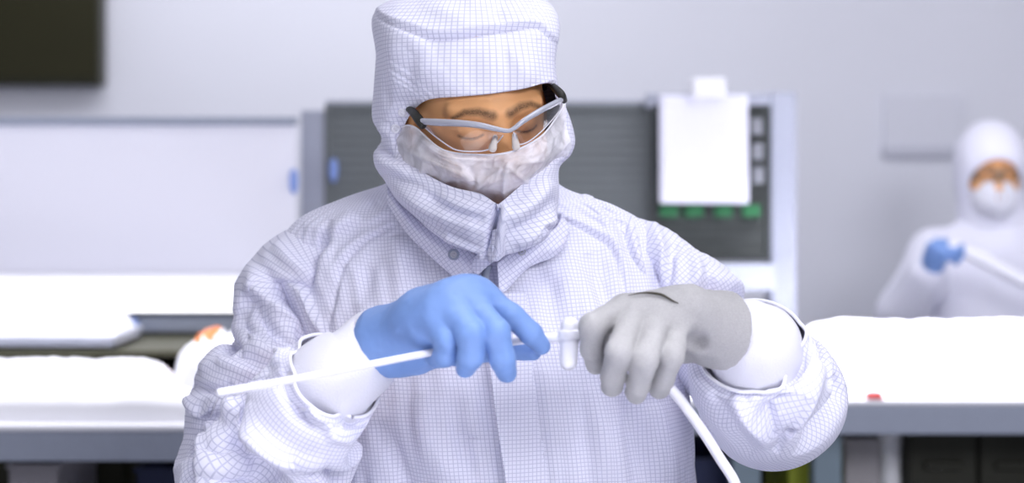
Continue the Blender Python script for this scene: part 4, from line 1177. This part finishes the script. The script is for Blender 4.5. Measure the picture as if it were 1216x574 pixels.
GF = [  # grey hand
    [(738, 366, -.316, 13.0), (703, 387, -.356, 12.4), (704, 414, -.330, 11.8), (708, 433, -.300, 10.6)],
    [(752, 376, -.326, 13.8), (735, 418, -.378, 13.0), (729, 446, -.346, 12.2), (727, 459, -.320, 11.0)],
    [(780, 382, -.328, 13.8), (766, 428, -.380, 13.0), (758, 456, -.346, 12.0), (755, 467, -.320, 11.0)],
    [(806, 392, -.318, 12.8), (796, 424, -.358, 12.2), (787, 450, -.330, 11.4), (783, 462, -.304, 10.6)],
    [(838, 412, -.250, 15.0), (790, 420, -.245, 12.5), (745, 415, -.258, 11.0), (705, 408, -.280, 10.0)]]
GPm = [[(866, 388, -.252, 28), (812, 368, -.298, 20), (742, 364, -.308, 13)], [(866, 388, -.252, 28), (812, 370, -.302, 20), (756, 374, -.318, 13.5)], [(866, 388, -.252, 28), (816, 372, -.300, 20), (782, 380, -.320, 13.5)],
       [(866, 388, -.252, 28), (826, 376, -.290, 18), (806, 390, -.312, 12.5)], [(868, 394, -.250, 27), (848, 408, -.252, 20), (838, 412, -.250, 15)], [(833, 391, -.282, 28), (866, 395.5, -.259, 39.5)],
       [(790, 368, -.300, 16), (734, 380, -.326, 12)], [(738, 376, -.322, 11), (722, 402, -.332, 9)], [(812, 375, -.30, 16), (767, 380, -.330, 11)], [(812, 380, -.30, 14), (793, 392, -.328, 10)]]
def gex(X, d):
    s = (X - wc2) @ wd2
    d = smax(d, -ell(X, P(827, 412, -.320), (0.017, 0.026, 0.014)), 0.009)
    d = np.maximum(d, -s)
    rim = np.linalg.norm(X - wc2 - s[..., None] * wd2, axis=-1)
    return smax(d, -np.maximum(rim - 0.0325, s - 0.010), 0.002)
Vg, Qg = hand(GF, GPm, extra=gex, wr=0.0007)
GG = mk('knit_glove', Vg, Qg, M['knit'], W1)
GNn = vnormals(Vg, Qg)
if GNn[np.argmin(Vg[:, 1]), 1] > 0: GNn = -GNn
gd = depthmap(Vg, 2.0, 2)
tr = cr([(746, 351, -.29), (765, 348, -.29), (785, 350, -.29), (800, 358, -.29), (808, 361, -.29)], 40)
tr = PA(tr); pts = clear(tr, gd, -0.0004)
tube('dark_trim', pts[::4], [0.0003, 0.0009, 0.0014, 0.0009, 0.0004], M['trim'], GG, n=50, nv=8)

# ================================================================== tubing held between the hands
TA = empty('tubing_assembly', P(668, 402, -.305), 'white plastic tubing with tee connector held between the two gloved hands', 'tubing')
kk = []
rp = PA(cr([(258, 467, -.44), (380, 445, -.388), (512, 419, -.338), (580, 410, -.318), (640, 403, -.308), (668, 401, -.305)], 60))
kk.append(tube('rigid_tube', rp[::3], 0.0036, M['tube'], n=80, nv=20))
# tee
ta = P(668, 401, -.305)
def tee(X):
    d = cap(X, P(646, 402, -.307), P(705, 396, -.303), 0.0052, 0.0052)
    d = smin(d, cap(X, P(677, 388, -.305), P(675, 430, -.312), 0.0098, 0.0088), 0.004)
    d = np.minimum(d, np.maximum(cap(X, P(677, 392, -.305), P(676, 402, -.306), 0.0125, 0.0125), np.abs(X[..., 2] - P(676, 397, -.305)[2]) - 0.004))
    return d
V, Q = surfnets(tee, ta - np.array((0.04, 0.03, 0.05)), ta + np.array((0.06, 0.03, 0.03)), 0.0013)
kk.append(mk('tee_connector', V, Q, M['tube']))
kk.append(tube('flexible_hose', PA([(735, 420, -.29), (770, 440, -.285), (800, 466, -.285), (830, 506, -.285), (855, 545, -.285), (875, 580, -.285), (888, 640, -.28), (892, 700, -.27)]), 0.0054, M['tube'], n=120, nv=20))
adopt(TA, kk)
# ================================================================== second worker, far behind the bright bench
y2 = 2.72
R2 = rotm(-4, 6, 0)
e2 = P(1184, 209, y2 - 0.10)
O2 = e2 - R2 @ np.array((0, -0.078, 0.0))
HV2, HQ2, HC2 = make_head(R2, O2, 0.0032)
fx = P(1182, 300, y2)[0]
J2 = dict(headbase=O2 + R2 @ np.array((0, 0.03, -0.06)), neck=np.array((fx, y2 + 0.02, 1.36)), chest=np.array((fx, y2, 1.20)), pelvis=np.array((fx, y2, 0.95)),
          shl=np.array((fx - 0.17, y2, 1.31)), ell=P(1070, 372, y2 - 0.12), wrl=P(1106, 318, y2 - 0.26), shr=np.array((fx + 0.17, y2, 1.31)), elr=np.array((fx + 0.27, y2 - 0.05, 1.08)), wrr=np.array((fx + 0.17, y2 - 0.27, 1.17)),
          hipl=np.array((fx - 0.09, y2, 0.90)), hipr=np.array((fx + 0.09, y2, 0.90)), knl=np.array((fx - 0.1, y2, 0.49)), knr=np.array((fx + 0.1, y2, 0.49)), anl=np.array((fx - 0.1, y2 + 0.02, 0.09)), anr=np.array((fx + 0.1, y2 + 0.02, 0.09)))
BV2, BQ2 = surfnets(body_sdf(J2), (fx - 0.45, y2 - 0.45, 0.0), (fx + 0.45, y2 + 0.2, 1.56), 0.014)
W2 = mk('person', np.concatenate([HV2, BV2]), np.concatenate([HQ2, BQ2 + len(HV2)]), M['skin'], col=np.concatenate([HC2, np.tile([0, 0, 0, 1.0], (len(BV2), 1))]))
tag(W2, 'person in white hood behind the bright bench, raising a pale tube in a blue glove', 'person')
M['cloth2'] = mat('pale_cleanroom_cloth', srgb(226, 226, 240), 0.8, noise=0.02)
def cover2(X):
    d = ell(X, (fx, y2, 1.20), (0.19, 0.125, 0.24))
    d = smin(d, ell(X, (fx, y2, 0.95), (0.19, 0.13, 0.22)), 0.1)
    d = smin(d, cap(X, (fx, y2 + 0.02, 1.38), (fx, y2, 1.30), 0.075, 0.1), 0.05)
    for s in 'lr':
        d = smin(d, cap(X, J2['sh' + s], J2['el' + s], 0.075, 0.062), 0.05)
        d = smin(d, cap(X, J2['el' + s], J2['el' + s] + (J2['wr' + s] - J2['el' + s]) * 0.86, 0.064, 0.050), 0.03)
        d = smin(d, cap(X, J2['hip' + s], J2['kn' + s], 0.11, 0.085), 0.05)
        d = smin(d, cap(X, J2['kn' + s], J2['an' + s], 0.083, 0.065), 0.03)
    d = d + 0.006 * vnoise(X[..., 0] * 14, X[..., 1] * 14, X[..., 2] * 14)
    return d
V, Q = surfnets(cover2, (fx - 0.42, y2 - 0.42, 0.03), (fx + 0.42, y2 + 0.22, 1.5), 0.012)
C2 = mk('coverall', V, Q, M['cloth2'], W2)
hc = O2
def hood2(X):
    Xl = (X - hc) @ R2
    d = ell(Xl, (0, 0.015, 0.03), (0.100, 0.118, 0.118))
    d = smin(d, cap(X, hc + np.array((0, 0.02, -0.05)), (fx, y2 + 0.01, 1.36), 0.088, 0.10), 0.04)
    inner = ell(Xl, (0, -0.02, -0.025), (0.070, 0.15, 0.083))
    front = Xl[..., 1] - (-0.02)
    d = smax(d, -np.maximum(inner, front), 0.008)
    sh = ell(Xl, (0, 0.012, 0.02), (0.085, 0.105, 0.108))
    return d
V, Q = surfnets(hood2, (fx - 0.2, y2 - 0.25, 1.22), (fx + 0.2, y2 + 0.2, 1.72), 0.006)
H2 = mk('hood', V, Q, M['cloth2'], W2)
def veil2(X):
    Xl = (X - hc) @ R2
    d = ell(Xl, (0, -0.03, -0.062), (0.068, 0.088, 0.075))
    return np.maximum(np.maximum(d, -(d + 0.004)), np.maximum(Xl[..., 2] + 0.012, Xl[..., 1] + 0.02))
V, Q = surfnets(veil2, hc - 0.2, hc + 0.2, 0.0045)
mk('face_veil', V, Q, M['plainwhite'], W2)
def gog(X):
    Xl = (X - hc) @ R2
    d = ell(Xl, (0, -0.02, 0.0), (0.074, 0.09, 0.03))
    sh = np.maximum(np.maximum(d, -(d + 0.006)), np.maximum(Xl[..., 1] + 0.045, np.abs(Xl[..., 2] - 0.002) - 0.016))
    for s in (-1, 1): sh = np.maximum(sh, -ell(Xl, (0.031 * s, -0.09, 0.0), (0.024, 0.1, 0.012)))
    return sh
V, Q = surfnets(gog, hc - 0.15, hc + 0.15, 0.003)
tag(mk('safety_glasses', V, Q, mat('amber_frame', srgb(120, 100, 84), 0.4)), 'dark-sided safety glasses on the hooded worker behind the bench', 'glasses')
# blue glove on the raised hand, holding the tube
wl = J2['wrl']; g0 = P(1114, 297, y2 - 0.30)
def mkhand2(w, g, sx, m):
    f = [[w, (w + g) / 2]]
    def s(X):
        d = cap(X, w, (w * .3 + g * .7), 0.030, 0.034)
        for i, (dx, dz) in enumerate(((-.026, .012), (-.009, .022), (.009, .022), (.024, .012))):
            k = g + np.array((dx, -0.022, dz)); t_ = g + np.array((dx * 0.9 + sx * 0.03, -0.04, dz - 0.02)); e_ = g + np.array((dx * 0.8 + sx * 0.022, -0.022, dz - 0.045))
            d = smin(d, np.minimum(cap(X, g * .6 + w * .4, k, 0.012, 0.011), np.minimum(cap(X, k, t_, 0.011, 0.010), cap(X, t_, e_, 0.010, 0.008))), 0.004)
        th = g + np.array((sx * 0.03, -0.03, -0.01))
        d = smin(d, np.minimum(cap(X, g * .4 + w * .6, th, 0.014, 0.012), cap(X, th, th + np.array((sx * 0.02, -0.02, 0.02)), 0.012, 0.009)), 0.006)
        return d
    V, Q = surfnets(s, np.minimum(w, g) - 0.11, np.maximum(w, g) + 0.11, 0.004)
    return mk('nitrile_glove', V, Q, m, W2)
mkhand2(wl, g0, 1, M['nitrile'])
mkhand2(J2['wrr'], J2['wrr'] + np.array((-0.05, -0.06, 0.02)), -1, M['nitrile'])
t2 = tube('pale_tube', PA([(1126, 288, y2 - 0.33), (1165, 307, y2 - 0.33), (1216, 334, y2 - 0.33), (1275, 362, y2 - 0.33)]), 0.019, M['tube'], n=40)
tag(t2, 'pale thick tube held by the hooded worker behind the bright bench', 'tube')
